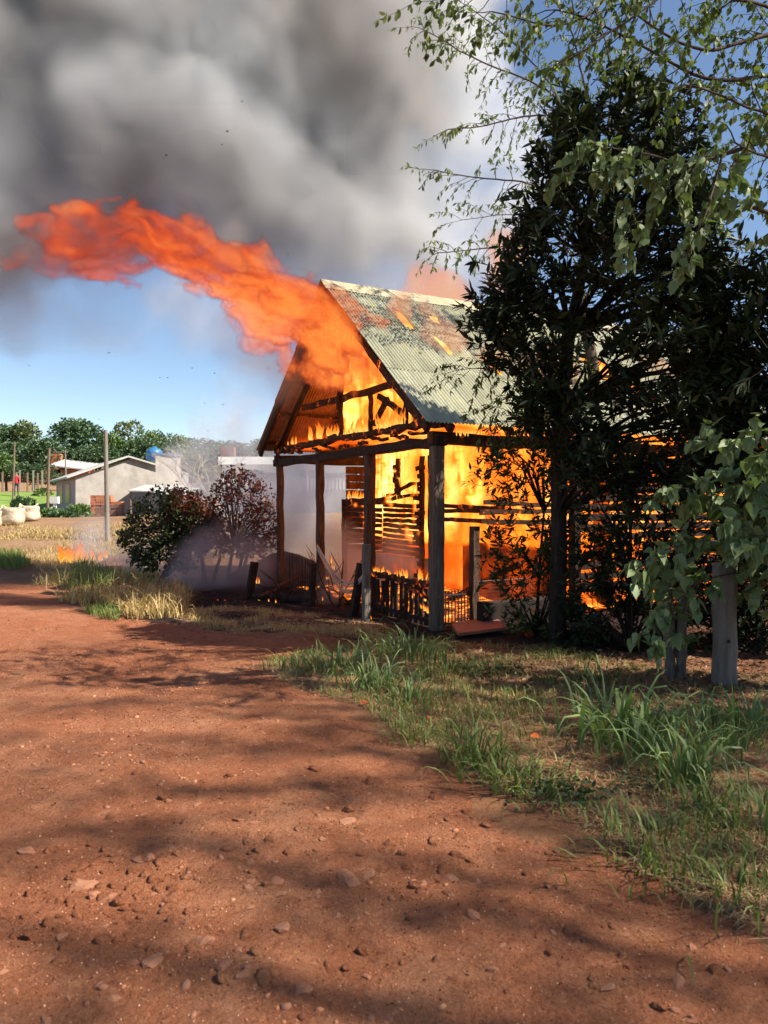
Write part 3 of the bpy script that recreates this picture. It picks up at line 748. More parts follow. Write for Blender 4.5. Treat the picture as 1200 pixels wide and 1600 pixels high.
# wisps drawn out along the wind
sq = sp + .02 * vnoise(wx * 3, wy * 3, wz * 3)
det = .5 * fbm(sq * 8, wy * 4.0, per * 5.0, 5, True) + .5 * fbm(sq * 7 + 3, wy * 3, per * 4.2 + 5, 5); mj = best > -.6; det = .62 + (det - det[mj].mean()) / det[mj].std() * .1
big = fbm(wx * .9 + 9, wy * .9, wz * 1.1, 3)
heat = 0.68 - 0.56 * ss(.25, 1.0, sp) + .32 * ss(.28, .08, sp)
hf = fbm(X * 2.6, Y * 2.6, Z * 2.6, 4) - .5
d = np.clip(best * 2.2 + (det - .62) * 4.6 + hf * 3.4 + (big - .5) * 1.0 + .15, 0, 1)
clear = ((X - A0.x) * FV.x + (Y - A0.y) * FV.y); under = (Z < ZR + .10 - SLOPE * np.abs(clear - SW / 2)) | (clear > SW / 2 + .12)
d = ss(0, .30, d) * under * (heat + (det - .62) * 2.4 + hf * 1.0 + (big - .5) * .8)
d = np.clip(d, 0, 1)
JET = fog('flame_jet', lo, hi, res, d, M_JET, 'long orange flame blown left out of the gable', 'flame')

# --- fire inside the shed and the loft
lo = (-2.4, 9.7, 0.0); hi = (6.9, 18.0, 5.3)
res, X, Y, Z = grid(lo, hi, .065)
S = (X - A0.x) * FV.x + (Y - A0.y) * FV.y; T = (X - A0.x) * U.x + (Y - A0.y) * U.y
roofz = ZR - .16 - SLOPE * np.abs(S - SW / 2)
wx, wy, wz = warp(X, Y, Z, 1.3, .25, 2)
ns = fbm(wx * 2.9, wy * 2.9, wz * 1.0, 5, True); bg_ = fbm(wx * .8 + 3, wy * .8, wz * .6, 3)
inside = (S - (ns - .6) * .9 > .14) * (1 - ss(SW - .3, SW - .1, S)) * (1 - ss(TL - .4, TL - .2, T)) * (roofz > Z)
low = (T + (ns - .6) * .9 > TI + .22) * (S + (ns - .6) * 1.2 < 5.0 - .5 * (Z > 1.6)) * (Z < 2.6)
lows = low * np.where(Z < .95, .62 * (1 - ss(TI, TI + .9, T) * 0) * np.where(T < 2.35, .35, 1), 1.0)
loft = (Z >= 2.6) * (T + (ns - .6) * .9 - .35 * (S > 3.1) > .30) * (S + (4.2 - Z) * .2 - (T - 1) * .6 + (ns - .6) * 2.0 < 4.4)
tongue = (Z >= 2.55) * ss(.0, .15, T) * (1 - ss(2.6, 2.95 + 0 * S, Z + (ns - .6) * .8)) * (1 - ss(.5, .8, T))
env = np.maximum(np.maximum(lows, loft), tongue * .8) * inside
mk = env > .1; nn_ = (ns - ns[mk].mean()) / ns[mk].std(); nb2 = (bg_ - bg_[mk].mean()) / bg_[mk].std()
d = np.clip(env * (.26 + .34 * (loft > .5) * (T < 3) + .33 * nn_ + .20 * nb2), 0, 1) * (env > .02)

fog('shed_fire', lo, hi, res, d, M_FIRE, 'bright yellow and orange fire filling the inside of the shed', 'fire')

# --- flames licking over the ridge and behind the tree
def blobs_field(X, Y, Z, blobs):
    f = np.zeros(X.shape, np.float32)
    for (c, r, w) in blobs:
        q = ((X - c[0]) ** 2 + (Y - c[1]) ** 2 + (Z - c[2]) ** 2) / (r * r)
        f = np.maximum(f, w * np.clip(1.25 - q, 0, 1)) if w > 0 else f * (1 - np.clip(-w * (1.25 - q), 0, 1))
    return f
bl = [(L(SW / 2 - (SW / 2 + EV) * hd / SL, ht - OH * 0, ZR - (ZR - ZE) * hd / SL + .16), .26, .8) for (ht, hd, rx_, ry_) in HOLES[:5]] + [(P(690, 470, 13.6), .55, 1), (P(675, 440, 13.7), .42, .9), (P(655, 420, 13.8), .25, .6), (P(715, 470, 13.8), .4, .9), (P(795, 430, 14.6), .45, 1), (P(790, 390, 14.8), .4, .7), (P(815, 370, 15), .35, .5), (P(835, 600, 11.7), .5, 1.2), (P(860, 575, 11.9), .4, 1.1), (P(1010, 600, 13.5), .5, 1)]
lo = (-.6, 9.6, 2.6); hi = (6.2, 16, 7.2); res, X, Y, Z = grid(lo, hi, .075)
wx, wy, wz = warp(X, Y, Z, 1.5, .28, 8); ns = fbm(wx * 2, wy * 2, wz * 1.4, 4, True)
d = np.clip(blobs_field(wx, wy, wz, bl) * (.75 + (ns - .55) * 2.2), 0, 1)
fog('roof_flames', lo, hi, res, d, M_PALEFIRE, 'pale orange flames licking up beyond the roof ridge', 'flame')

# --- smoke
def smokemat(name, dens, alb, dark, dark_lo=.45, dark_hi=.62, scale=.45, aniso=0.1, step=2.8):
    t = NT(name); d = t.attr('density'); v = t.geo()
    n = t.noise(v, scale, 2, .55, .4)
    c = t.mix(t.ramp(n, [(dark_lo, 0), (dark_hi, 1)]), alb, dark)
    s = t.math('MULTIPLY', d, dens)
    pv = t.n('ShaderNodeVolumePrincipled'); t.set(pv.inputs['Color'], c); t.set(pv.inputs['Density'], s); pv.inputs['Anisotropy'].default_value = aniso
    pv.inputs['Density Attribute'].default_value = ''
    m = t.volume(pv.outputs[0]); m.cycles.volume_step_rate = step
    return m
M_SMOKE = smokemat('smoke_grey', 1.5, (.87, .90, .94), (.70, .70, .71))
M_DARKSMOKE = smokemat('smoke_dark', 1.3, (.66, .63, .62), (.46, .43, .42))
M_THIN = smokemat('smoke_thin', 1.5, (.80, .78, .84), (.62, .58, .66), scale=1.2)
sm = []
def row(lst):
    for (px, py, dd, rpx, w) in lst: sm.append((np.array(P(px, py, dd), np.float32), rpx / F * dd, w))
# main plume: rises behind the ridge, bends left overhead
row([(560, 430, 14.5, 90, .5), (500, 380, 14.5, 120, .8), (600, 340, 15, 130, .7), (660, 300, 15.5, 120, .45), (420, 300, 14, 150, 1), (520, 220, 15, 170, .9), (640, 180, 15.5, 130, .7), (700, 380, 15.5, 100, .3),
     (300, 240, 14, 170, 1), (380, 120, 14.5, 190, 1), (560, 80, 15, 180, 1), (660, 40, 15.5, 110, .9), (180, 200, 13.8, 170, 1), (60, 230, 13.5, 150, .9), (200, 60, 14, 190, 1), (60, 80, 13.6, 170, 1), (-100, 160, 13.4, 200, 1),
     (400, -60, 15, 220, 1), (200, -100, 14.5, 220, 1), (600, -80, 15.5, 180, 1), (0, -80, 14, 220, 1), (60, 330, 13.2, 90, .8), (180, 310, 13.6, 90, .8), (300, 340, 13.8, 80, .7), (-60, 350, 13, 130, 1),
     (780, 300, 16.5, 90, .22), (760, 200, 16.5, 100, .25), (430, 400, 13.8, 70, .6), (110, 450, 13, 75, .14), (230, 460, 13, 70, .14), (170, 510, 13, 60, .10), (320, 500, 13, 60, .16), (40, 470, 13, 60, .4), (700, 240, 16, 100, .4)])
lo = (-11, 10.6, 4.2); hi = (4.2, 18.5, 15.5); res, X, Y, Z = grid(lo, hi, .13)
wx, wy, wz = warp(X, Y, Z, .38, .95, 3); wx, wy, wz = warp(wx, wy, wz, 1.1, .35, 9)
d = blobs_field(wx, wy, wz, sm); ns = fbm(wx * .8, wy * .8, wz * .8, 6); bil = 1 - np.abs(2 * fbm(wx * .55 + 3, wy * .55, wz * .55, 4) - 1) * 2.4; ns = .55 * ns + .45 * (.52 + (bil - bil.mean()) * .35)
d = np.clip(d * 1.05 + (ns - .52) * 2.6 * (d > .02), 0, 1)
fog('smoke_plume', lo, hi, res, d, M_SMOKE, 'thick grey smoke rolling up and left from the burning roof', 'smoke')
sm2 = []
sm = sm2
row([(650, 120, 13.6, 60, .7), (690, 175, 13.8, 38, .8), (600, 70, 13.4, 75, .6), (540, 15, 13.2, 90, .6), (420, -10, 13, 90, .6), (230, 0, 12.6, 90, .5), (100, -10, 12.4, 90, .4), (640, 60, 13.6, 70, .5), (20, 380, 12.6, 60, .9), (-30, 430, 12.6, 80, 1.2), (0, 480, 12.6, 60, 1.1), (20, 520, 12.6, 40, .8), (30, 500, 12.7, 30, .5), (120, 330, 12.8, 40, .5), (250, 330, 12.6, 40, .4), (350, 380, 12.3, 45, .5),
     (330, 470, 12.0, 40, .35), (380, 510, 11.9, 50, .45), (420, 545, 11.9, 60, .55), (430, 600, 12.2, 50, .35), (140, 440, 12.6, 40, .3), (70, 450, 12.6, 40, .3), (240, 470, 12.5, 45, .22), (400, 610, 12.8, 60, .25)])
lo = (-8.5, 10.4, 2.6); hi = (2.2, 15.0, 12.5); res, X, Y, Z = grid(lo, hi, .11)
wx, wy, wz = warp(X, Y, Z, .6, .55, 4); wx, wy, wz = warp(wx, wy, wz, 1.9, .2, 6)
d = blobs_field(wx, wy, wz, sm); ns = fbm(wx * 1.3, wy * 1.3, wz * 1.3, 5)
d = np.clip(d * .75 + (ns - .55) * 1.5 * (d > .02), 0, 1)
fog('dark_smoke', lo, hi, res, d, M_DARKSMOKE, 'dark brown smoke curling over the flame jet and overhead', 'smoke')
# thin smoke near the ground: round the bushes, through the porch, over the burning grass
sm = []
row([(340, 890, 14.6, 60, .9), (300, 900, 15.2, 45, .7), (400, 890, 14.0, 45, .7), (260, 880, 16.5, 40, .6), (220, 875, 18, 40, .8), (170, 872, 19, 35, .6), (130, 850, 20, 40, .4), (460, 800, 16.5, 80, 1), (480, 730, 17, 60, .7), (520, 780, 16.2, 60, .6), (540, 850, 13.4, 40, .8), (530, 900, 12.6, 40, .8), (500, 940, 12.2, 30, .6), (420, 800, 18, 80, .5), (380, 700, 20, 90, .22), (330, 760, 22, 90, .12), (545, 930, 11.3, 22, .6), (620, 880, 11.9, 40, .35), (470, 740, 18, 70, .9), (500, 850, 15.5, 60, .8), (450, 860, 15.5, 50, .7)])
lo = (-13.5, 10.2, 0.0); hi = (1.6, 27.0, 5.6); res, X, Y, Z = grid(lo, hi, .17)
wx, wy, wz = warp(X, Y, Z, .8, .45, 14); d = blobs_field(wx, wy, wz, sm); ns = fbm(wx * 1.4, wy * 1.4, wz * 1.4, 4)
d = np.clip(d * .8 + (ns - .52) * 1.1 * (d > .02), 0, 1)
fog('ground_smoke', lo, hi, res, d, M_THIN, 'thin bluish smoke drifting low round the bushes and porch', 'smoke')
# ================================================================ SMALL FLAMES, YARD THINGS
t = NT('small_flame'); v = t.coord('Object'); n = t.noise(t.geo((1, 1, .45)), 22, 4, .7, 1.2)
gc = t.n('ShaderNodeTexCoord'); sx = t.n('ShaderNodeSeparateXYZ'); t.t.links.new(gc.outputs['Generated'], sx.inputs[0])
h = sx.outputs['Z']
al = t.ramp(t.math('SUBTRACT', t.math('ADD', n, .35), t.math('MULTIPLY', h, .75)), [(.30, 0), (.62, 1)])
col = t.ramp(t.math('ADD', h, t.math('MULTIPLY', t.math('SUBTRACT', n, .5), .8)), [(0, (1, .58, .12)), (.3, (.95, .30, .03)), (.75, (.75, .10, .01))])
em = t.n('ShaderNodeEmission'); t.set(em.inputs[0], col); em.inputs[1].default_value = .55
tr = t.n('ShaderNodeBsdfTransparent'); ms = t.n('ShaderNodeMixShader'); t.set(ms.inputs[0], t.math('MULTIPLY', al, .9)); t.t.links.new(tr.outputs[0], ms.inputs[1]); t.t.links.new(em.outputs[0], ms.inputs[2])
M_FLAME = t.surf(ms.outputs[0])
def flame_mesh(seed, tongues=3):
    q = random.Random(seed); b = MB()
    for k in range(tongues):
        cx = q.uniform(-.7, .7) if tongues > 1 else 0; hh = q.uniform(.35, 1.0); w = q.uniform(.07, .17); lean = q.uniform(-.6, .1)
        pts_ = []; rr = []
        for i in range(9):
            f = i / 8; pts_.append((cx + lean * f * f * hh + .10 * f * math.sin(f * 9 + seed + k), q.uniform(-.03, .03) + .04 * math.sin(f * 5 + k), hh * f))
            rr.append(max(.004, w * (1 - f) ** .8 * (.55 + .9 * min(1, f * 4)) * .75))
        b.tube(pts_, rr, 8)
    o = b.build('flame', M_FLAME, smooth=True); me = o.data; bpy.data.objects.remove(o); return me
FLM = [flame_mesh(i, 3 + i % 4) for i in range(8)]
def flame(p, s, label, group, sx_=1.0):
    o = bpy.data.objects.new('flame', FLM[rnd.randrange(8)]); COL.objects.link(o); o.location = p; o.scale = (s * sx_ * .8, s * sx_ * .8, s * 1.5); o.rotation_euler = (0, 0, rnd.uniform(0, 6.3))
    return tag(o, label, 'flame', group)
for i in range(26):
    s = rnd.uniform(.1, 3.6) if i < 18 else rnd.uniform(3.6, 5.2)
    flame(L(s, .0 + rnd.uniform(-.03, .05), 2.64), rnd.uniform(.10, .26) * (1 if s < 3.8 else .6), 'small orange flame licking up from the tie beam under the gable', 'flames along the tie beam')
for i in range(13):
    s = 1.66 - i * .125; flame(L(s, rnd.uniform(-.02, .03), .60), rnd.uniform(.06, .15), 'small orange flame on top of the charred railing', 'flames on the railing')
for i in range(6):
    flame(L(rnd.uniform(.05, .6), -.02, rnd.uniform(.15, .4)), rnd.uniform(.06, .12), 'small flame on the fallen end of the railing', 'flames at the railing end')
for i in range(12):
    flame(L(-.05, rnd.uniform(.1, 4), 2.44), rnd.uniform(.07, .15), 'small flame under the right eave of the roof', 'flames under the eave')
for i in range(10):
    flame(L(rnd.uniform(2.4, 5.0), TI + .03, 1.66), rnd.uniform(.10, .22), 'small flame along the top of the slatted inner wall', 'flames on the slatted wall')
for px, py, s in ((104, 879, .42), (113, 880, .5), (122, 879, .55), (131, 878, .42), (141, 877, .38), (149, 878, .30), (98, 880, .28), (157, 877, .25), (172, 872, .2)):
    flame(G(px, py), s, 'low orange flame burning in the grass at the left', 'flames in the burning grass', 1.3)
for px, py, s in ((405, 938, .10), (412, 936, .12), (404, 912, .2), (420, 940, .08), (433, 942, .09), (437, 938, .11), (505, 939, .12), (497, 918, .10), (513, 905, .13), (530, 917, .10), (505, 932, .08), (578, 968, .09), (515, 880, .18), (520, 890, .14), (555, 975, .05)):
    flame(G(px, py) if py > 925 else P(px, py, 12.6), s * .6, 'small flame among charred debris in front of the porch', 'flames in the debris', .8)

M_GREYPOST = wood('grey_post_wood', (.05, .04, .033), (.16, .135, .115), (.30, .26, .22), grain=(7, 7, .6))
M_STEEL = simple('dark_iron', (.010, .008, .008), (.035, .025, .02), 12, .6, .3)
def post(px, py, top_py, w, name, label, m, lean=0.0, group=None, h=None, taper=1.0, cat='post'):
    g = G(px, py); hgt = h if h else (py - top_py) / F * g.y
    b = MB(); b.beam(g - Vector((0, 0, .1)), g + Vector((lean, rnd.gauss(0, .02), hgt)), w, w * .9, up=FV, seg=9, jit=w * .03, taper=taper)
    return tag(b.build(name, m, loc=g), label, cat, group)
post(572, 971, 850, .095, 'fence_post', 'upright grey wooden post in front of the second porch post, rope tied to it', M_GREYPOST)
post(551, 962, 880, .11, 'fence_post', 'shorter scorched post leaning beside the upright grey post', M_CHAR, .12)
post(487, 950, 880, .09, 'fence_post', 'charred stump of a post in front of the left porch opening', M_CHAR, .02)
post(387, 936, 878, .12, 'fence_post', 'charred post leaning right beside the scorched brown bush', M_CHAR, .13)
post(741, 976, 822, .11, 'fence_post', 'dark slim post between the iron gate and the wire mesh', M_POSTB)
# rope hanging from the porch post to the grey post
a = L(3.42, -.1, .86); c = P(570, 895, 10.4)
b = MB()
for k, (sag, zz) in enumerate(((.30, 0), (.36, .02), (.42, -.03), (.33, .05), (.46, .0))):
    b.tube([a.lerp(c, f) + Vector((rnd.gauss(0, .004), rnd.gauss(0, .01) + k * .012, -sag * 4 * f * (1 - f) * (.55 + .75 * f) + zz * (1 - f))) for f in np.linspace(0, 1, 16)], .011, 5)
tag(b.build('rope', simple('rope', (.30, .24, .18), (.48, .40, .32), 30, .9, .4), loc=a), 'sagging loops of pale rope tied to the upright grey post', 'rope')
# garden fence of thin wire pickets
g0 = G(448, 922); g1 = G(487, 948); g0 = Vector((g0.x, g0.y + .3, g0.z))
wf = thing('wire_fence', 'thin wire garden fence with twigs caught in it, left porch opening', 'fence', g0)
for i in range(15):
    f = i / 14; p = g0.lerp(g1, f); b = MB(); b.tube([p, p + Vector((rnd.gauss(0, .015), 0, .66 + rnd.gauss(0, .02)))], .008, 4); b.build('picket', M_STEEL, wf)
for z in (.12, .58):
    b = MB(); b.tube([g0.lerp(g1, f) + Vector((0, 0, z + rnd.gauss(0, .01))) for f in np.linspace(0, 1, 6)], .008, 4); b.build('rail', M_STEEL, wf)
def twigs(name, label, cat, base, n, ln, r, m, spread=.5, group=None):
    b = MB()
    for i in range(n):
        p = Vector(base) + Vector((rnd.gauss(0, spread * .35), rnd.gauss(0, spread * .25), 0)); d = Vector((rnd.gauss(0, .5), rnd.gauss(0, .4), 1)).normalized(); pts_ = [p]
        for k in range(5):
            d = (d + Vector((rnd.gauss(0, .3), rnd.gauss(0, .3), rnd.gauss(0, .15)))).normalized(); p = p + d * ln / 5 * rnd.uniform(.6, 1.2); pts_.append(p)
            if rnd.random() < .6:
                e = (d + Vector((rnd.gauss(0, .8), rnd.gauss(0, .8), .2))).normalized(); b.tube([p, p + e * ln * .18, p + e * ln * .3 + Vector((0, 0, .02))], [r * .5, r * .4, r * .15], 4)
        b.tube(pts_, [r * (1 - .8 * i_ / 5) for i_ in range(6)], 5)
    return tag(b.build(name, m, loc=base), label, cat, group)
twigs('dead_plant', 'bare scorched stems tangled in the wire garden fence', 'plant', G(468, 940), 9, .8, .014, M_CHAR, .8)
twigs('dead_plant', 'bare scorched stems hanging beside the second porch post from the left', 'plant', G(522, 948), 6, .8, .016, M_CHAR, .4)
def log(p0, p1, r, label, m=M_CHAR, name='charred_log'):
    p0 = Vector(p0); p1 = Vector(p1); b = MB()
    pts_ = [p0.lerp(p1, f) + Vector((rnd.gauss(0, .02), rnd.gauss(0, .02), rnd.gauss(0, .015))) for f in np.linspace(0, 1, 8)]
    b.tube(pts_, [r * rnd.uniform(.7, 1.1) for _ in pts_], 8); return tag(b.build(name, m, loc=p0), label, 'log')
up = Vector((0, 0, .07))
log(G(395, 938) + up, G(482, 944) + up, .07, 'long charred log lying along the edge of the burnt ground')
log(G(410, 940) + up, G(468, 915) + up * 3, .035, 'thin pale charred branch lying over the long log', M_POSTB)
log(G(470, 934) + up, G(512, 938) + up, .08, 'short black log at the foot of the second porch post from the left')
# charred rubble in front of the porch
b = MB()
for i in range(240):
    p = G(rnd.uniform(330, 690), rnd.gauss(950, 12)); b.blob(p, rnd.uniform(.015, .06), i, 1, (1, 1, .6), .6)
M_RUB = wood('burnt_rubble', (.012, .009, .008), (.05, .03, .022), (.12, .07, .05), .8, 5, glow_lo=.62)
tag(b.build('charred_rubble', M_RUB), 'charred rubble and ash strewn along the front of the shed', 'rubble', None, 'stuff')
# heap of ash and soil left of the porch
p = G(418, 925); hb = MB(); hb.blob((p.x, p.y + 1.6, p.z), 1.0, 5, 3, (.95, .7, .62), .35)
tag(hb.build('soil_heap', simple('ashy_soil', (.05, .035, .035), (.13, .085, .08), 4, .95, .8, bdist=.04), loc=p, smooth=True), 'smoky dark heap of soil beside the far left porch post', 'heap')
# metal gate
g0 = G(696, 979); g1 = G(736, 976)
gt = thing('iron_gate', 'small dark iron bar gate right of the near corner post', 'gate', g0)
dv = g1 - g0
for z in (.04, .40):
    b = MB(); b.beam(g0 + Vector((0, 0, z)), g1 + Vector((0, 0, z)), .022, .022); b.build('frame_rail', M_STEEL, gt)
for i in range(9):
    p = g0 + dv * (i / 8); b = MB(); b.tube([p + Vector((0, 0, .02)), p + Vector((0, 0, .46))], .009, 6); b.build('bar', M_STEEL, gt)
# wire mesh fence right of the slim post
m0 = G(744, 974); m1 = m0 + U * .95 + Vector((0, 0, .0))
mf = thing('mesh_fence', 'fine wire mesh fence panel between the slim post and the leafy shrub', 'fence', m0)
b = MB(); b.tube([m0 + Vector((0, 0, .55)), m1 + Vector((0, 0, .55))], .007, 5); b.build('top_wire', M_STEEL, mf)
b = MB()
for i in range(30): p = m0.lerp(m1, i / 29); b.tube([p, p + Vector((0, 0, .55))], .0025, 3, cap=False)
for i in range(12): z = Vector((0, 0, .02 + i * .048)); b.tube([m0 + z, m1 + z], .0025, 3, cap=False)
b.build('mesh', M_STEEL, mf)['kind'] = 'stuff'
# low wall
w0 = G(750, 983); w1 = w0 + U * 1.15
lw = MB(); lw.beam(w0 + Vector((0, 0, .12)), w1 + Vector((0, 0, .12)), .14, .44, seg=8, jit=.004, bev=.02)
tag(lw.build('low_wall', simple('dark_block_wall', (.010, .006, .0045), (.026, .014, .010), 7, .95, .6), loc=w0), 'low dark brown wall below the wire mesh', 'wall')  # mottled very dark brown
# fallen panel
q = [G(706, 985), G(772, 977), G(792, 992), G(716, 998)]; zz = [.05, .09, .06, .03]
q = [p + Vector((0, 0, z)) for p, z in zip(q, zz)]
b = MB(); b.prism(q, (0, 0, .035))
tag(b.build('loose_sheet', simple('red_panel', (.30, .095, .055), (.40, .14, .08), 5, .8, .2), loc=q[0]), 'flat reddish panel lying on the ground before the gate', 'panel')
p = G(806, 990)
b = MB(); b.beam(p + Vector((-.06, 0, .05)), p + Vector((.08, .03, .06)), .08, .07, seg=2, jit=.006)
tag(b.build('brick', simple('yellowed_brick', (.35, .20, .09), (.55, .36, .18), 12, .9, .5), loc=p), 'single ochre brick lying right of the reddish panel', 'brick')

# ================================================================ BACKGROUND LEFT
M_PLASTER = simple('bare_cement_plaster', (.24, .22, .20), (.38, .355, .325), 1.6, .95, .3)
M_PLASTERD = simple('cool_grey_plaster', (.26, .25, .26), (.36, .35, .36), 1.2, .95, .3)  # slightly cooler grey than the front plaster
M_FIBRE = simple('fibre_cement_roof', (.30, .29, .27), (.46, .45, .42), 1.5, .9, .3)
M_WHITE = simple('white_paint', (.60, .59, .57), (.74, .73, .70), 2, .8, .1)
M_DARKGLASS = simple('dark_window', (.03, .035, .04), (.07, .075, .08), 2, .25, .0)
M_TIMBER = simple('old_timber', (.12, .085, .06), (.22, .16, .115), 6, .9, .5, (4, 4, .5))
def wallquad(b, pts_, depth_v, m=0): b.prism(pts_, depth_v, m)
def HZ(x, y, z): return Vector((x, y, z))
# grey house: gable front facing the camera
d0 = 44.0
def hp(px, py, d=d0): return P(px, py, d)
base_z = Hs(hp(118, 808).x, d0) - .2
def drop(p, z): return Vector((p.x, p.y, z))
hg = thing('grey_house', 'low unfinished grey cement house with a gable front and boxy water tower', 'house', drop(hp(200, 808), base_z))
f_l = hp(118, 746, 43.0); f_a = hp(206, 717, 45.5); f_r = hp(287, 739, 48.0)
b = MB(); b.prism([drop(f_l, base_z), f_l, f_a, f_r, drop(f_r, base_z)][::-1], (0.2, .4, 0)); b.build('front_wall', M_PLASTER, hg)
s_b = Vector((hp(88, 746, 50).x, 50, f_l.z))
sd = (s_b - f_l)
b = MB(); b.prism([drop(f_l, base_z), drop(s_b, base_z), s_b, f_l], (.15, .2, 0)); sw = b.build('side_wall', M_PLASTERD, hg)
for k in (.25, .62):
    p = f_l + sd * k; n_ = Vector((-sd.y, sd.x, 0)).normalized() * .03
    b = MB(); q0 = drop(p, base_z + .95) + n_; q1 = drop(p + sd * .22, base_z + .95) + n_
    b.prism([q0, q1, q1 + Vector((0, 0, 1.1)), q0 + Vector((0, 0, 1.1))], -n_ * .5); b.build('window', M_DARKGLASS, sw)
back = Vector((sd.x, sd.y, 0)) * 1.3
for (p, q_, nm) in ((hp(111, 748, 42.8), hp(206, 715, 45.5), 'roof_slope'), (hp(206, 715, 45.5), hp(294, 741, 48.2), 'roof_slope')):
    b = MB(); q_ = q_; p = p
    fo = Vector((-.05, -.45, 0)); b.prism([p + fo, q_ + fo, q_ + back, p + back], (0, 0, .10)); b.build(nm, M_FIBRE, hg)
b = MB(); tl, tr_ = hp(243, 712, 44.0), hp(271, 712, 44.9)
b.prism([drop(tl, base_z), tl, tr_, drop(tr_, base_z)][::-1], (0.15, 1.1, 0)); b.build('water_tower', M_PLASTER, hg)
b = MB(); b.prism([tl + Vector((-.1, -.1, 0)), tr_ + Vector((.1, -.1, 0)), tr_ + Vector((.25, 1.2, 0)), tl + Vector((.05, 1.2, 0))], (0, 0, .14)); b.build('tower_slab', simple('dark_slab', (.05, .07, .11), (.09, .12, .18), 3, .8, .1), hg)
# blue tank
c = hp(241, 715, 46.8); b = MB()
pr = [(.0, .72), (.18, .80), (.45, .80), (.62, .74), (.72, .55), (.74, .35), (.86, .22), (.88, .0)]
b.tube([c + Vector((0, 0, z - .2)) for z, _ in pr], [r_ * .62 for _, r_ in pr], 16)
tag(b.build('water_tank', simple('blue_plastic', (.02, .11, .26), (.04, .17, .36), 2, .45, .05), loc=c, smooth=True), 'round blue plastic water tank behind the boxy tower', 'water tank')
# lean-to shed in front
ls = thing('lean_to_shed', 'open lean to with a flat grey sheet roof before the grey house', 'shed', drop(hp(245, 815, 40), Hs(hp(245, 815, 40).x, 40)))
bz = ls.location.z
r0, r1 = hp(200, 768, 39.5), hp(298, 770, 39.5); 
b = MB(); b.prism([r0, r1, r1 + Vector((0, 2.8, .35)), r0 + Vector((0, 2.8, .35))], (0, 0, .06)); b.build('roof', M_FIBRE, ls)
for f, w_ in ((.03, .1), (.33, .1), (.66, .1), (.97, .1)):
    p = r0.lerp(r1, f); b = MB(); b.beam(drop(p, bz - .1) + Vector((0, .15, 0)), p + Vector((0, .15, 0)), .1, .1); b.build('post', M_TIMBER, ls)
b = MB(); p = r0 + Vector((.2, 2.6, -.1)); q_ = r1 + Vector((0, 2.6, -.1)); b.prism([drop(p, bz), p, q_, drop(q_, bz)], (0, .1, 0)); b.build('back_wall', M_PLASTERD, ls)
# brick stack
bs = thing('brick_stack', 'stack of orange hollow bricks beside the utility pole', 'brick stack', drop(hp(165, 808, 40.5), Hs(hp(165, 808, 40.5).x, 40.5)))
M_BRK = simple('orange_brick', (.42, .13, .06), (.55, .22, .11), 4, .9, .4)
M_BRK2 = simple('brown_brick', (.20, .10, .075), (.30, .16, .12), 4, .9, .4)
p0 = hp(141, 810, 40.3); p0.z = bs.location.z
bm_ = None
for r_ in range(7):
    for c_ in range(6):
        if r_ > 4 and c_ > 3: continue
        b = MB(); o_ = (p0 + Vector((c_ * .27 + (r_ % 2) * .02, rnd.uniform(0, .05), r_ * .165 + .005)))
        b.box(tuple(o_), (o_.x + .255, o_.y + .5, o_.z + .155)); b.build('brick', M_BRK if r_ > 3 or c_ < 1 else M_BRK2, bs)
# second white house
h2 = thing('white_house', 'long low white house with a veranda behind the scorched bushes', 'house', drop(hp(400, 835, 38), -.1))
hz = Hs(hp(400, 835, 38).x, 38) - .3
M_W2 = simple('pale_wall', (.42, .42, .43), (.54, .53, .54), 1.5, .9, .1)
e0, e1 = hp(341, 716, 40), hp(640, 716, 40); g0_, g1_ = hp(341, 728, 38.6), hp(640, 728, 38.6)
b = MB(); b.prism([g0_, g1_, e1, e0], (0, 0, .08)); b.build('roof', M_FIBRE, h2)
b = MB(); p, q_ = hp(348, 728, 40.2), hp(640, 728, 40.2); b.prism([drop(p, hz), p, q_, drop(q_, hz)], (0, .2, 0)); hw = b.build('wall', M_W2, h2)
for px in (385, 470, 540):
    p = hp(px, 735, 40.15); b = MB(); b.box((p.x, p.y - .03, p.z - 1.0), (p.x + .9, p.y + .02, p.z)); b.build('window', M_DARKGLASS, hw)
b = MB(); p, q_ = hp(346, 765, 38.8), hp(640, 765, 38.8); b.prism([drop(p, hz), p, q_, drop(q_, hz)], (0, 1.3, 0)); b.build('veranda_base', M_PLASTERD, h2)
vr = MB(); vr.beam(hp(346, 748, 38.8), hp(640, 748, 38.8), .06, .06); vr = vr.build('veranda_railing', M_WHITE, h2)
OFF[vr] = OFF[h2]
for i in range(52):
    p = hp(347 + i * 5.6, 765, 38.8); b = MB(); b.box((p.x - .045, p.y - .02, p.z), (p.x + .045, p.y + .02, p.z + .56)); b.build('picket', M_WHITE, vr)
for px in (349, 365, 480, 560):
    p = hp(px, 765, 38.75); b = MB(); b.beam(p, p + Vector((0, 0, 1.2)), .09, .09); b.build('post', M_WHITE, h2)
b = MB(); p = hp(345, 708, 41); b.box((p.x, p.y, p.z - .15), (p.x + .7, p.y + .6, p.z + .35)); b.build('chimney', M_BRK2, h2)
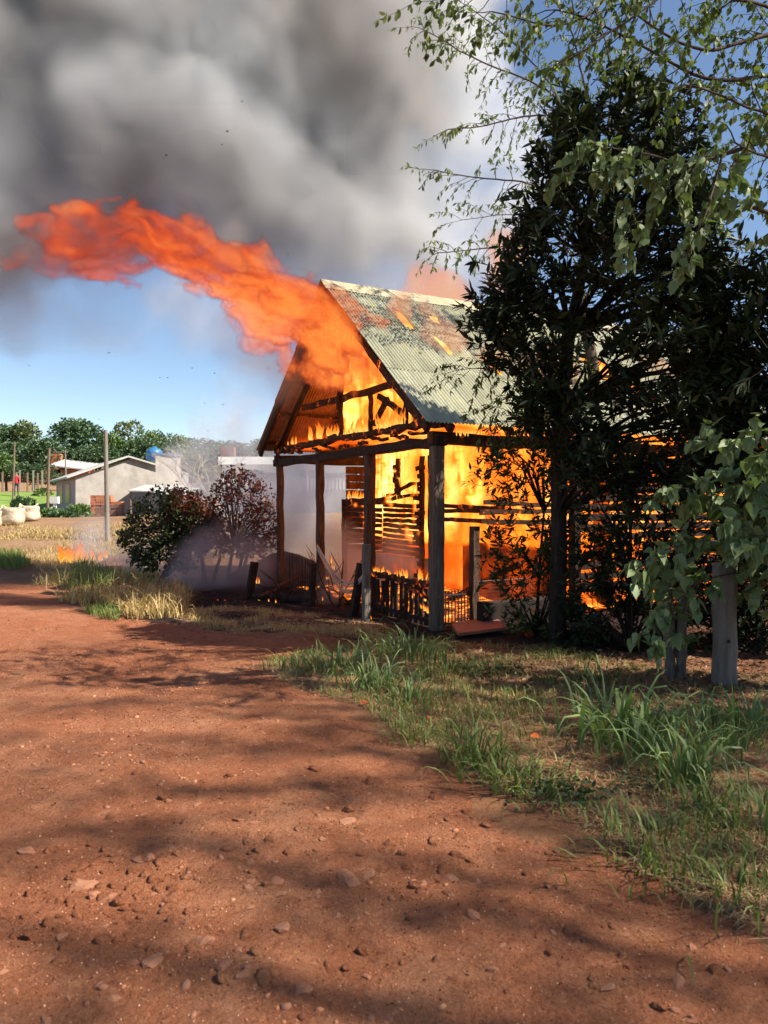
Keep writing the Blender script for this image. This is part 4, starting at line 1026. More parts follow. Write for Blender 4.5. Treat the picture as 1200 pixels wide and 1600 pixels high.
# far orange roofed house on the slope
hf = thing('far_house', 'tiny orange brick house among the trees behind the grey house', 'house', P(85, 722, 84))
p = P(80, 722, 84); b = MB(); b.box((p.x, p.y, p.z - 1.2), (p.x + 1.0, p.y + .6, p.z + .9)); b.box((p.x - 3, p.y, p.z - 4), (p.x + 4, p.y + 3, p.z - .8)); b.build('wall', M_BRK, hf)
p = P(76, 728, 80); b = MB(); b.prism([p, p + Vector((4.2, 0, -.5)), p + Vector((4.2, 4, .3)), p + Vector((0, 4, .8))], (0, 0, .12)); b.build('roof', M_FIBRE, hf)
# utility poles
def pole(px, base_py, top_py, d, r, label, m, lean=0, arm=None):
    p = P(px, base_py, d); p.z = Hs(p.x, p.y); tp = P(px + lean, top_py, d)
    o = thing('utility_pole', label, 'utility pole', p)
    b = MB(); b.tube([p - Vector((0, 0, .3)), p.lerp(tp, .5), tp], [r, r * .9, r * .75], 12); b.build('shaft', m, o)
    if arm:
        b = MB(); b.beam(tp + Vector((-arm, 0, -.2)), tp + Vector((arm * .2, 0, -.2)), .07, .07); b.build('crossarm', m, o)
        b = MB(); b.tube([tp + Vector((-arm, 0, .1)), tp + Vector((-arm * .4, 0, -.45))], .025, 5); b.build('brace', m, o)
    return o
M_CONC = simple('pole_wood', (.15, .13, .11), (.27, .24, .21), 3, .9, .3, (5, 5, .4))
pole(168, 855, 672, 26.5, .085, 'tall grey bare pole nearest, in front of the grey house', M_CONC, -3)
pole(74, 818, 700, 40, .075, 'thin dark pole leaning slightly right, left of the grey house', M_TIMBER, 3)
pole(20, 780, 691, 54, .07, 'slender brownish pole at the far left edge of the lawn', M_TIMBER, 3)
pole(103, 740, 703, 66, .07, 'short far pole with a slanting crossarm above the grey house', M_CONC, -1, 1.0)
# concrete meter post
p = P(86, 818, 38); p.z = Hs(p.x, p.y); mp = thing('meter_post', 'short white concrete meter post with a box head', 'post', p)
b = MB(); b.beam(p - Vector((0, 0, .1)), p + Vector((0, 0, .75)), .16, .16); b.build('post', M_WHITE, mp)
b = MB(); b.box((p.x - .19, p.y - .12, p.z + .68), (p.x + .19, p.y + .12, p.z + 1.02)); b.build('meter_box', M_WHITE, mp)
# bulk bags
M_BAG = simple('woven_bag', (.36, .29, .20), (.62, .53, .40), 2.2, .85, .5, bdist=.05)
def bag(px, py, d, w, h, label, seed):
    p = G(px, py); w = w / 37 * p.y; h = h / 37 * p.y; q = random.Random(seed)
    o = thing('bulk_bag', label, 'bag', p, 'bulk bags by the track')
    n = 20; v = []; f = []
    prof = [(0, .86), (.08, .98), (.25, 1.05), (.5, 1.0), (.62, .93), (.8, 1.02), (.95, .98), (1.0, .86), (.93, .6), (.88, .0)]
    b = MB()
    for zz_, rr in prof:
        for j in range(n):
            a = 2 * math.pi * j / n; sq = (abs(math.cos(a)) ** 3.2 + abs(math.sin(a)) ** 3.2) ** (-1 / 3.2)
            r_ = w / 2 * rr * sq * (1 + .05 * math.sin(3 * a + seed + zz_ * 4) + q.uniform(-.05, .05))
            b.v.append((p.x + r_ * math.cos(a), p.y + r_ * math.sin(a), p.z + h * zz_))
    for i in range(len(prof) - 1):
        for j in range(n): b.f.append((i*n + j, i*n + (j+1) % n, (i+1)*n + (j+1) % n, (i+1)*n + j)); b.m.append(0)
    b.build('sack', M_BAG, o, True)
    for sx_ in (-1, 1):
        b = MB(); b.tube([p + Vector((sx_ * w * .42, -w * .3, h * .95)), p + Vector((sx_ * w * .5, -w * .05, h * 1.12)), p + Vector((sx_ * w * .42, w * .2, h * .95))], .03, 5); b.build('handle', M_BAG, o)
    b = MB(); b.blob((p.x, p.y, p.z + h * .9), w * .38, seed, 2, (1, 1, .2), .3); b.build('load', M_FIELD, o, True)
bag(20, 819, 37, .95, .80, 'sagging cream bulk bag, nearer of the two by the track', 3)
bag(46, 813, 38.5, .85, .70, 'upright cream bulk bag behind the sagging one', 5)
bag(-14, 822, 36, 1.0, .75, 'cream bulk bag cut off at the left edge of the photo', 9)
# distant fence posts
for i, px in enumerate((4, 31, 43, 52, 59, 66)):
    p = P(px, 768, 60); p.z = Hs(p.x, p.y); b = MB(); b.beam(p - Vector((0, 0, .2)), p + Vector((0, 0, 1.5 + .2 * (i % 2))), .14, .14)
    tag(b.build('fence_post', M_CONC if i % 2 else M_TIMBER, loc=p), 'thin far fence post under the trees beyond the lawn', 'post', 'fence posts beyond the lawn')
# small far person in red by the lawn: skinned body
def person(px, d, label, shirt):
    p = P(px, 770, d); p.z = Hs(p.x, p.y)
    o = thing('person', label, 'person', p)
    J = {0: (0, 0, .95), 1: (0, 0, 1.25), 2: (0, 0, 1.45), 3: (0, -.02, 1.62), 4: (.20, 0, 1.40), 5: (.27, -.03, 1.12), 6: (.26, -.10, .88), 7: (-.20, 0, 1.40), 8: (-.27, -.03, 1.12), 9: (-.25, -.12, .88), 10: (.10, 0, .88), 11: (.12, -.03, .48), 12: (.13, .02, .06), 13: (.14, -.14, .03), 14: (-.10, 0, .88), 15: (-.12, -.03, .48), 16: (-.12, .03, .06), 17: (-.13, -.13, .03), 18: (0, -.03, 1.70)}
    E_ = [(0, 1), (1, 2), (2, 3), (3, 18), (2, 4), (4, 5), (5, 6), (2, 7), (7, 8), (8, 9), (0, 10), (10, 11), (11, 12), (12, 13), (0, 14), (14, 15), (15, 16), (16, 17)]
    r_ = [.15, .15, .13, .075, .07, .05, .04, .07, .05, .04, .095, .065, .045, .045, .095, .065, .045, .045, .10]
    me = bpy.data.meshes.new('body'); me.from_pydata([J[i] for i in range(19)], E_, [])
    bo = bpy.data.objects.new('body', me); COL.objects.link(bo); bo.parent = o
    m = bo.modifiers.new('skin', 'SKIN'); bo.data.skin_vertices[0].data[0].use_root = True
    for i, x in enumerate(bo.data.skin_vertices[0].data): x.radius = (r_[i], r_[i] * .8)
    bo.modifiers.new('sub', 'SUBSURF').levels = 1
    bo.modifiers['sub'].render_levels = 1
    tt = NT('clothing'); sx = tt.n('ShaderNodeSeparateXYZ'); tt.t.links.new(tt.coord('Object'), sx.inputs[0])
    c = tt.ramp(tt.math('DIVIDE', sx.outputs['Z'], 1.85), [(0, (.03, .035, .05)), (.50, (.03, .035, .05)), (.505, shirt), (.80, shirt), (.805, (.30, .17, .11)), (.92, (.30, .17, .11)), (.93, (.02, .015, .01))], 'CONSTANT')
    bo.data.materials.append(tt.surf(tt.bsdf(c, .85)))
person(25.5, 57, 'person in a red shirt standing beyond the lawn at far left', (.55, .04, .05))
# ================================================================ TREES
M_BARKD = wood('dark_bark', (.010, .008, .007), (.030, .022, .017), (.07, .052, .04), grain=(5, 5, 1))
M_BARK = wood('bark', (.03, .022, .016), (.085, .06, .044), (.17, .13, .10), grain=(5, 5, 1))
M_BARKG = wood('grey_bark', (.06, .05, .042), (.14, .12, .10), (.25, .22, .19), grain=(4, 4, 1))
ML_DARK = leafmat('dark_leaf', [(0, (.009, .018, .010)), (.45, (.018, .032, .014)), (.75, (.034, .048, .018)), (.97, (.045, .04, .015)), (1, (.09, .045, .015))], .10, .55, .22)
ML_AIRY = leafmat('airy_leaf', [(0, (.055, .085, .025)), (.5, (.11, .15, .04)), (.85, (.18, .21, .055)), (1, (.28, .25, .07))], .45)
ML_GREY = leafmat('heart_leaf', [(0, (.10, .15, .055)), (.5, (.18, .24, .095)), (.88, (.26, .32, .14)), (.96, (.16, .20, .06)), (1, (.45, .12, .03))], .25, .55, .4)
ML_SHRUB = leafmat('shrub_leaf', [(0, (.018, .035, .012)), (.5, (.035, .065, .02)), (1, (.07, .10, .025))], .2)
ML_BROWN = leafmat('scorched_leaf', [(0, (.05, .014, .010)), (.5, (.13, .035, .020)), (.8, (.20, .06, .03)), (1, (.07, .07, .025))], .25)
ML_BUSH = leafmat('bush_leaf', [(0, (.012, .025, .010)), (.5, (.03, .05, .015)), (.8, (.055, .07, .02)), (1, (.10, .05, .02))], .2)
ML_FAR = [leafmat('far_leaf_%s' % n_, st, .15) for n_, st in (('deep', [(0, (.04, .075, .045)), (.6, (.075, .13, .06)), (1, (.13, .19, .08))]), ('mid', [(0, (.06, .10, .035)), (.6, (.11, .18, .05)), (1, (.19, .25, .08))]), ('olive', [(0, (.08, .095, .04)), (.6, (.15, .18, .065)), (1, (.25, .27, .11))]))]

def leaf_tpl(kind='lance'):
    if kind == 'lance': w = [(0, 0), (.35, .15), (.7, .11), (1, 0)]; fold = .05; droop = .16
    elif kind == 'heart': w = [(0, 0), (.10, .30), (.42, .33), (1, 0)]; fold = .10; droop = .28
    else: w = [(0, 0), (.3, .26), (.65, .22), (1, 0)]; fold = .06; droop = .12
    v = [(0, 0, 0)]
    for x, y in w[1:-1]:
        z = -droop * x * x
        v += [(x, y, z), (x, 0, z - fold), (x, -y, z)]
    v.append((1, 0, -droop)); v = np.array(v, np.float32)
    tris = [(0, 2, 1), (0, 3, 2), (1, 2, 5), (1, 5, 4), (2, 3, 6), (2, 6, 5), (4, 5, 7), (5, 6, 7)]
    return v, np.array(tris).ravel()
TPL = {k: leaf_tpl(k) for k in ('lance', 'heart', 'oval')}
TPL['plain'] = (np.array([(0, 0, 0), (.5, .26, -.03), (1, 0, -.12), (.5, -.26, -.03)], np.float32), np.array([0, 3, 2, 0, 2, 1]))
def frames_from(dirs, ups, size):
    x = dirs / np.maximum(1e-6, np.linalg.norm(dirs, axis=1, keepdims=True))
    y = np.cross(ups, x); y /= np.maximum(1e-6, np.linalg.norm(y, axis=1, keepdims=True)); z = np.cross(x, y)
    return np.stack([x, y, z], 1) * np.asarray(size)[:, None, None]
LEAFOBJ = {}
CAMP = np.array([0, 0, CAMZ])
def leaves(parent, pos, dirs, size, mat, tpl='lance', singles=0, ups=None, wid=1.0):
    """leaves of one plant: the nearest ones are objects of their own, the rest one foliage part"""
    pos = np.asarray(pos, float); dirs = np.asarray(dirs, float); size = np.asarray(size, float)
    n = len(pos)
    if ups is None: ups = np.array([0, 0, 1.0]) + NR.randn(n, 3) * .55
    fr = frames_from(dirs, ups, size); fr[:, 1, :] *= wid
    off = np.array(OFF[parent])
    tv, tf = TPL[tpl]
    if singles:
        v = pos - CAMP; inside = (v[:, 1] > .5) & (np.abs(v[:, 0] / np.maximum(.1, v[:, 1])) < .5) & (np.abs(v[:, 2] / np.maximum(.1, v[:, 1])) < .66)
        key = np.where(inside, np.linalg.norm(v, axis=1) / size, 1e9)
        order = np.argsort(key); pick = order[:singles]
        k = (tpl, mat.name)
        if k not in LEAFOBJ: LEAFOBJ[k] = npmesh('leaf', tv, tf, 3, mat)
        for i in pick:
            o = bpy.data.objects.new('leaf', LEAFOBJ[k]); COL.objects.link(o); o.parent = parent
            m = Matrix(fr[i].T.tolist()).to_4x4(); m.translation = Vector((pos[i] - off).tolist()); o.matrix_local = m
        rest = np.ones(n, bool); rest[pick] = False
        pos = pos[rest]; fr = fr[rest]
    return scatter('foliage', tv, tf, 3, pos, fr, mat, True, parent, 'stuff' if singles else None, off)

def whorl(c, d, n, size, spread=.8):
    """n leaves round a twig tip"""
    c = np.asarray(c, float); d = np.asarray(d, float); d = d / np.linalg.norm(d)
    a = np.cross(d, [.3, .2, .9]); a /= np.linalg.norm(a); b_ = np.cross(d, a)
    th = NR.rand(n) * 6.283; k = .35 + spread * NR.rand(n)
    dirs = d[None] * (1.1 - .6 * NR.rand(n))[:, None] + (np.cos(th) * k)[:, None] * a + (np.sin(th) * k)[:, None] * b_ + np.array([0, 0, -.25])
    pos = c[None] - d[None] * (NR.rand(n) * size * 1.6)[:, None]
    return pos, dirs
def interp(tab, y):
    ys = [t_[0] for t_ in tab]; return [float(np.interp(y, ys, [t_[k] for t_ in tab])) for k in (1, 2)]

# ---- dark dense tree
def envelope_tree(root, tab, d, dthick, nclump, per, lsize, mat, bark, trunk_pts, trunk_r, tpl='lance', singles=250, density_bias=.35, twig_r=.008, up=.25, stray=0):
    y0, y1 = tab[0][0], tab[-1][0]
    PP = []; DD = []; b = MB(); cl = []
    wsum = np.array([interp(tab, y)[1] - interp(tab, y)[0] for y in np.linspace(y0, y1, 60)]); wsum = np.maximum(wsum, 1) ** 1.1
    ysel = NR.choice(np.linspace(y0, y1, 60), nclump, p=wsum / wsum.sum()) + NR.uniform(-8, 8, nclump)
    tp = [np.array(p) for p in trunk_pts]
    for y in ysel:
        a, c = interp(tab, y); u = NR.uniform(-1, 1); u = np.sign(u) * abs(u) ** density_bias if NR.rand() < .45 else u
        px = (a + c) / 2 + u * (c - a) / 2
        dd = d + NR.uniform(-1, 1) * dthick * math.sqrt(max(.05, 1 - u * u * .85))
        q = np.array(P(px, y, dd))
        tz = [p for p in tp]; ctr = min(tz, key=lambda p: abs(p[2] - (q[2] - .45)))
        out = q - ctr; out = out / max(.05, np.linalg.norm(out)) + np.array([0, 0, up]) + NR.randn(3) * .25
        cl.append((q, out, ctr))
        n_sub = 3
        for _ in range(n_sub):
            o_ = out + NR.randn(3) * .6; c_ = q + NR.randn(3) * lsize * .9
            pp, dd_ = whorl(c_, o_, per // n_sub, lsize); PP.append(pp); DD.append(dd_)
            b.tube([c_ - np.array(o_) / np.linalg.norm(o_) * lsize * 2.2, c_], [twig_r * .8, twig_r * .3], 3, cap=False)
    for q, out, ctr in cl[::4]:
        mid = (q + ctr) / 2 + np.array([0, 0, .12]) + NR.randn(3) * .05
        b.tube([ctr, mid, q], [twig_r * 3, twig_r * 1.8, twig_r * .7], 5)
    PP = np.concatenate(PP); DD = np.concatenate(DD)
    t_ = MB(); t_.tube(trunk_pts, trunk_r, 12); t_.build('trunk', bark, root, True)
    b.build('branches', bark, root, True)
    sz = lsize * NR.uniform(.65, 1.25, len(PP))
    leaves(root, PP, DD, sz, mat, tpl, singles)

g = G(872, 1003)
dt = thing('dark_tree', 'tall dense dark evergreen tree with a straight black trunk, right of the burning shed', 'tree', g)
tab = [(128, 905, 990), (160, 865, 1060), (200, 850, 1080), (250, 840, 1085), (300, 828, 1105), (340, 820, 1120), (400, 808, 1130), (440, 790, 1135), (452, 738, 1140), (500, 742, 1150), (545, 775, 1160), (600, 800, 1165), (650, 830, 1160), (700, 880, 1150), (740, 900, 1140)]
tp = [g + Vector((0, 0, -.1))] + [P(872 + rnd.uniform(-2, 2), y, g.y + .02) for y in (950, 880, 800, 720, 650)] + [P(890, 520, g.y + .1), P(915, 400, g.y + .15), P(930, 280, g.y + .15), P(940, 160, g.y + .1)]
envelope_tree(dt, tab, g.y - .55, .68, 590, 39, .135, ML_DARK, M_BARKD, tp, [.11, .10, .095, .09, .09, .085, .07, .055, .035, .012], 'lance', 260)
# flower heads (brownish panicles)
b = MB()
for px, py in ((885, 335), (845, 345), (880, 365), (940, 365), (930, 640), (855, 655), (905, 545), (970, 620), (845, 590), (1000, 480)):
    c = P(px, py, g.y - .75)
    for k in range(14): b.blob(c + Vector((rnd.gauss(0, .03), rnd.gauss(0, .03), rnd.gauss(0, .06))), .012, k, 1)
b.build('flower_head', simple('dry_flower', (.10, .07, .03), (.20, .14, .06), 20), dt)['kind'] = 'stuff'

# ---- leafy shrub in front of the flames
g = G(838, 992)
sh = thing('leafy_shrub', 'loose leafy green shrub hanging in front of the flames, left of the dark trunk', 'shrub', g)
tab = [(655, 775, 850), (690, 770, 870), (725, 735, 880), (745, 730, 885), (770, 775, 890), (800, 745, 890), (830, 755, 890), (860, 770, 890), (890, 770, 890), (930, 780, 890), (975, 800, 895), (1000, 850, 900)]
envelope_tree(sh, tab, g.y - .15, .35, 125, 27, .105, ML_SHRUB, M_BARKD, [g, P(842, 900, g.y), P(850, 800, g.y), P(850, 700, g.y)], [.02, .018, .014, .006], 'lance', 120, .6, .005)
# ---- dark thicket at the right of the trunk
g = G(985, 1018)
th = thing('dark_thicket', 'shadowy dense thicket between the dark trunk and the twin grey trunks', 'shrub', g)
tab = [(720, 950, 1130), (790, 900, 1150), (840, 885, 1165), (920, 880, 1185), (980, 880, 1200), (1022, 890, 1210)]
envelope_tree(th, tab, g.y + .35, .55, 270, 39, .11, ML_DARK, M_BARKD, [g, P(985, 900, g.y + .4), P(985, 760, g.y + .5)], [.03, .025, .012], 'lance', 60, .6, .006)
g = G(1180, 1022)
th2 = thing('dark_thicket', 'dark low thicket behind the thick grey post at the right edge', 'shrub', g)
tab = [(850, 1130, 1330), (930, 1110, 1340), (1000, 1090, 1350), (1030, 1090, 1350)]
envelope_tree(th2, tab, g.y + .6, .6, 110, 36, .11, ML_DARK, M_BARKD, [g, P(1190, 930, g.y + .4)], [.03, .012], 'lance', 20, .6, .006)

# ---- leaves cut from the crowns so sun lands on chosen road patches
GAPS = [(90, 1405, .85, .20), (10, 1445, .5, .2), (555, 1300, .8, .20), (400, 1287, .45, .13), (240, 1135, 1.3, .22), (400, 1200, .9, .2), (300, 1262, .6, .10), (620, 1085, .7, .2), (1180, 1490, .35, .15), (930, 1225, .35, .12), (500, 1062, .8, .2), (700, 1260, .4, .12), (60, 1085, 1.0, .15), (230, 1355, .5, .09), (840, 1190, .3, .12)]
GAPS = [(G(a, b_).x, G(a, b_).y, c, d_) for a, b_, c, d_ in GAPS]
def gaps(pos):
    s = np.array(sdir); g_ = pos - s[None] * (pos[:, 2] / s[2])[:, None]
    keep = np.ones(len(pos), bool); nz_ = (fbm(g_[:, 0] * 2.2, g_[:, 1] * 3.5, 0 * g_[:, 0], 3) - .5) * 1.8
    for (x, y, a, b_) in GAPS: keep &= (((g_[:, 0] - x) / a) ** 2 + ((g_[:, 1] - y) / b_) ** 2 + nz_) > 1
    edge = 8.75 + (fbm(g_[:, 0] * .9, g_[:, 1] * 0 + 2, 0 * g_[:, 0], 3) - .5) * 1.6
    keep &= ~((g_[:, 1] > edge) & (g_[:, 0] < 3.5))
    return keep

g = G(1235, 1030)
dt2 = thing('dark_tree', 'second dark tree with broad leaves, mostly cut off by the right edge', 'tree', g)
tab = [(395, 1150, 1240), (440, 1120, 1290), (500, 1110, 1310), (560, 1100, 1320), (640, 1100, 1330), (720, 1110, 1330), (800, 1150, 1330)]
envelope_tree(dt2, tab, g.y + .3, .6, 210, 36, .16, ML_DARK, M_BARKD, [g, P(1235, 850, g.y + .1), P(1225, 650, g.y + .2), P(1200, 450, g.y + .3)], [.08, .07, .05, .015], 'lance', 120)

# ---- branch systems with hanging leaves
def branchy(root, paths, mat, bark, lsize, twig_len, step, tpl='lance', droop=.6, singles=0, per=9, r0=None, hang=.7, sub=True, carve=False):
    b = MB(); PP = []; DD = []; SZ = []
    def twig(p, d, ln, r):
        p = np.array(p); d = np.array(d) / np.linalg.norm(d); pts_ = [p]; n_ = 6
        for k in range(n_):
            d = d + NR.randn(3) * .16 + np.array([0, 0, -droop * .18]); d = d / np.linalg.norm(d); p = p + d * ln / n_; pts_.append(p)
            if k >= 1:
                m = max(1, int(per / n_ + NR.rand()))
                for _ in range(m):
                    l_ = d * .5 + NR.randn(3) * .5 + np.array([0, 0, -hang]); PP.append(p + NR.randn(3) * .012); DD.append(l_); SZ.append(lsize * NR.uniform(.6, 1.2))
        b.tube(pts_, [r * (1 - .8 * i_ / n_) for i_ in range(n_ + 1)], 4, cap=False)
    for path, ra, rb in paths:
        q = [np.array(P(*p)) for p in path]
        # smooth
        pts_ = []
        for i in range(len(q) - 1):
            seg = max(2, int(np.linalg.norm(q[i+1] - q[i]) / .12))
            for j in range(seg): pts_.append(q[i] + (q[i+1] - q[i]) * j / seg)
        pts_.append(q[-1]); pts_ = np.array(pts_)
        k = np.ones(5) / 5
        sm_ = pts_.copy()
        for c in range(3): sm_[2:-2, c] = np.convolve(pts_[:, c], k, 'valid')
        sm_ += np.cumsum(NR.randn(*sm_.shape) * .006, 0)
        nn = len(sm_); b.tube(sm_, [ra + (rb - ra) * i_ / (nn - 1) for i_ in range(nn)], 7)
        acc = 0
        for i in range(1, nn):
            acc += np.linalg.norm(sm_[i] - sm_[i-1])
            f = i / nn
            if acc > step and f > .12:
                acc = 0; d = sm_[i] - sm_[i-1]; d /= np.linalg.norm(d)
                side = NR.randn(3); side -= d * side.dot(d); side /= np.linalg.norm(side)
                ln = twig_len * NR.uniform(.5, 1.25) * (1.15 - .5 * f)
                dd = d * .7 + side * .8 + np.array([0, 0, .15])
                twig(sm_[i], dd, ln, max(.003, rb))
                if sub and NR.rand() < .6: twig(sm_[i], d * .6 - side * .8, ln * .8, max(.003, rb))
        twig(sm_[-1], sm_[-1] - sm_[-3], twig_len * .8, max(.003, rb))
    b.build('branches', bark, root, True)['kind'] = 'stuff'
    PP = np.array(PP); DD = np.array(DD); SZ = np.array(SZ)
    if carve: k = gaps(PP); PP = PP[k]; DD = DD[k]; SZ = SZ[k]
    leaves(root, PP, DD, SZ, mat, tpl, singles)

g = Vector((3.35, 11.6, 0)); g.z = Hs(g.x, g.y)
at = thing('airy_tree', 'airy tree with thin arching branches and small hanging leaves, behind the dark tree', 'tree', g)
b = MB(); b.tube([g - Vector((0, 0, .2)), g + Vector((-.1, 0, 2)), g + Vector((-.2, 0, 3.6)), g + Vector((-.45, 0, 5.2))], [.14, .12, .09, .05], 10); b.build('trunk', M_BARK, at, True)
D = 11.3
paths = [([(905, 400, D), (850, 372, D - .2), (800, 385, D - .5), (755, 388, D - .6), (690, 396, D - .8)], .016, .006), ([(905, 330, D), (840, 290, D - .3), (790, 286, D - .6), (745, 284, D - .8), (680, 268, D - 1)], .018, .006),
         ([(920, 250, D), (875, 182, D - .4), (815, 182, D - .6), (760, 200, D - .9), (695, 205, D - 1.0)], .02, .006), ([(930, 240, D), (870, 150, D - .4), (800, 118, D - .6), (745, 100, D - .8), (665, 55, D - 1)], .02, .006),
         ([(940, 230, D), (900, 90, D - .2), (890, 40, D - .4), (850, -20, D - .5)], .02, .006), ([(905, 420, D), (860, 350, D - .2), (800, 330, D - .3), (770, 340, D - .4), (720, 345, D - .4)], .012, .004),
         ([(930, 240, D), (860, 130, D + .3), (800, 60, D + .4), (750, 20, D + .4), (700, -10, D + .4)], .018, .005), ([(960, 240, D), (1000, 120, D), (1060, 60, D), (1120, 10, D)], .02, .006),
         ([(950, 240, D), (960, 120, D), (940, 30, D), (900, -40, D)], .02, .006), ([(905, 560, D - 1), (850, 565, D - 2.2), (790, 575, D - 2.6), (725, 580, D - 2.7)], .010, .004), ([(905, 600, D - 1), (840, 620, D - 2.2), (800, 625, D - 2.5), (770, 640, D - 2.6)], .008, .003),
         ([(990, 300, D), (1100, 260, D), (1180, 210, D), (1260, 180, D)], .02, .006), ([(990, 420, D), (1120, 420, D), (1200, 400, D), (1300, 420, D)], .018, .006), ([(990, 500, D), (1110, 560, D), (1190, 560, D), (1280, 590, D)], .018, .006)]
branchy(at, paths, ML_AIRY, M_BARK, .085, .62, .065, 'lance', .75, 180, 18)

# ---- large overhead tree standing just outside the right edge
g = Vector((5.6, 7.4, 0)); g.z = Hs(g.x, g.y)
ot = thing('overhead_tree', 'large spreading tree whose branches reach in over the top right', 'tree', g)
b = MB(); b.tube([g - Vector((0, 0, .2)), g + Vector((-.1, .05, 1.8)), g + Vector((-.35, 0, 3.4)), g + Vector((-.7, -.1, 5.2)), g + Vector((-1.0, -.2, 7.2))], [.24, .21, .18, .13, .06], 12); b.build('trunk', M_BARK, ot, True)
paths = [([(1420, 40, 7.6), (1240, 50, 7.2), (1130, 85, 6.9), (1075, 92, 6.7), (1010, 45, 6.6), (960, -10, 6.5)], .035, .007), ([(1400, 130, 7.5), (1230, 110, 7.1), (1110, 120, 6.8), (1030, 70, 6.7), (960, 25, 6.6), (880, 0, 6.6)], .03, .007),
         ([(1420, 0, 7.4), (1250, 20, 6.6), (1140, 0, 6.2), (1040, -30, 6)], .03, .007), ([(1430, 230, 7.3), (1280, 200, 6.6), (1190, 190, 6.1), (1120, 160, 5.8), (1060, 140, 5.6)], .03, .006),
         ([(1450, 330, 7), (1300, 260, 6.2), (1200, 250, 5.6), (1150, 220, 5.3)], .03, .006), ([(1000, -60, 6.5), (930, 20, 6.4), (900, 60, 6.4), (840, 40, 6.3), (770, 20, 6.2)], .014, .005),
         ([(1100, -80, 6), (1030, 0, 5.8), (950, 50, 5.7), (880, 90, 5.6)], .014, .005), ([(900, -60, 6), (820, -10, 5.9), (740, 0, 5.8), (690, 5, 5.8)], .012, .004)]
branchy(ot, paths, ML_AIRY, M_BARK, .066, .65, .036, 'oval', .7, 150, 22, carve=True)
# near branch with broad grey green leaves, hanging before the dark tree
g = Vector((4.7, 6.2, 0)); g.z = Hs(g.x, g.y)
nb = thing('heart_leaf_tree', 'tree with broad grey green leaves on a branch hanging before the dark tree, upper right', 'tree', g)
b = MB(); b.tube([g - Vector((0, 0, .2)), g + Vector((-.1, 0, 2)), g + Vector((-.25, 0, 3.2)), g + Vector((-.3, 0, 4.3))], [.11, .10, .08, .05], 10); b.build('trunk', M_BARK, nb, True)
d_ = 6.1
paths = [([(1430, 290, 6.4), (1290, 190, 6.3), (1200, 212, 6.2), (1100, 243, 6.1), (1030, 262, 6.0), (960, 262, 5.9), (905, 262, 5.8)], .032, .005), ([(1100, 243, 6.1), (1060, 290, 6.0), (1010, 330, 5.9), (985, 370, 5.85)], .010, .004), ([(1130, 232, 6.1), (1120, 300, 6.0), (1090, 350, 5.9), (1070, 390, 5.8)], .010, .004),
         ([(1060, 255, 6.05), (1000, 225, 5.9), (950, 235, 5.8), (930, 225, 5.8)], .009, .004), ([(1420, 420, 6.3), (1250, 345, 6.2), (1190, 330, 6.15), (1135, 303, 6.1)], .045, .012)]
branchy(nb, paths, ML_GREY, M_BARK, .10, .34, .05, 'heart', .9, 170, 12, hang=.7)

# ---- heart leaved shrub at the right edge
g = G(1150, 1068) + Vector((.35, .25, 0))
hs_ = thing('heart_leaf_shrub', 'shrub with large pale grey green heart shaped leaves around the grey post, right edge', 'shrub', g)
d_ = 6.55
paths = [([(1290, 1000, 6.9), (1230, 850, 6.7), (1150, 780, 6.5), (1090, 760, 6.35), (1045, 765, 6.3)], .012, .004), ([(1280, 990, 6.9), (1210, 880, 6.6), (1120, 845, 6.45), (1060, 855, 6.3), (1010, 885, 6.2)], .012, .004), ([(1270, 980, 6.9), (1190, 900, 6.6), (1110, 900, 6.4), (1060, 930, 6.3), (1020, 985, 6.2)], .010, .004),
         ([(1290, 960, 6.9), (1230, 760, 6.8), (1180, 700, 6.7), (1120, 690, 6.6)], .012, .004), ([(1290, 960, 6.8), (1260, 800, 6.5), (1220, 720, 6.3), (1190, 680, 6.2)], .012, .004),
         ([(1270, 960, 6.7), (1240, 840, 6.3), (1200, 800, 6.1), (1150, 810, 6.0)], .010, .004), ([(1290, 960, 6.6), (1240, 860, 6.2), (1200, 830, 6.0), (1160, 840, 6.0)], .010, .004), ([(1300, 960, 6.6), (1250, 760, 6.3), (1210, 740, 6.1)], .01, .004), ([(1060, 1050, 6.8), (1050, 930, 6.6), (1060, 860, 6.5)], .008, .003), ([(1300, 900, 6.5), (1240, 800, 6.2), (1190, 770, 6.1), (1150, 760, 6.1)], .008, .003), ([(1300, 1000, 6.5), (1250, 900, 6.3), (1215, 880, 6.2)], .008, .003)]
branchy(hs_, paths, ML_GREY, M_BARK, .128, .30, .045, 'heart', .7, 290, 10, hang=.6)
# grey trunks and posts at the right
def trunk(px, py, top, w, name, label, cat, m, lean=0, hole=False):
    p = G(px, py); hgt = (py - top) / F * p.y
    b = MB(); n_ = 10
    b.tube([p + Vector((lean * f + rnd.gauss(0, .004), rnd.gauss(0, .004), -.1 + (hgt + .1) * f)) for f in np.linspace(0, 1, n_)], [w / 2 * (1.12 - .12 * min(1, 4 * f) + rnd.gauss(0, .012)) for f in np.linspace(0, 1, n_)], 14)
    o = thing(name, label, cat, p); b.build('shaft', m, o, True)
    if hole:
        c = p + Vector((-.01, -w / 2 - .0, .33 + .06)); k = MB(); k.blob(c, .016, 3, 2, (1, .5, 1), .1); k.build('knot_hole', M_CHAR, o)
    return o
M_GREYSMOOTH = simple('weathered_grey_wood', (.10, .085, .072), (.23, .20, .175), 3.5, .9, .5, (5, 5, .5))
trunk(1132, 1068, 880, .205, 'thick_post', 'thick weathered grey post rising into the heart leaved shrub', 'post', M_GREYSMOOTH, hole=True)
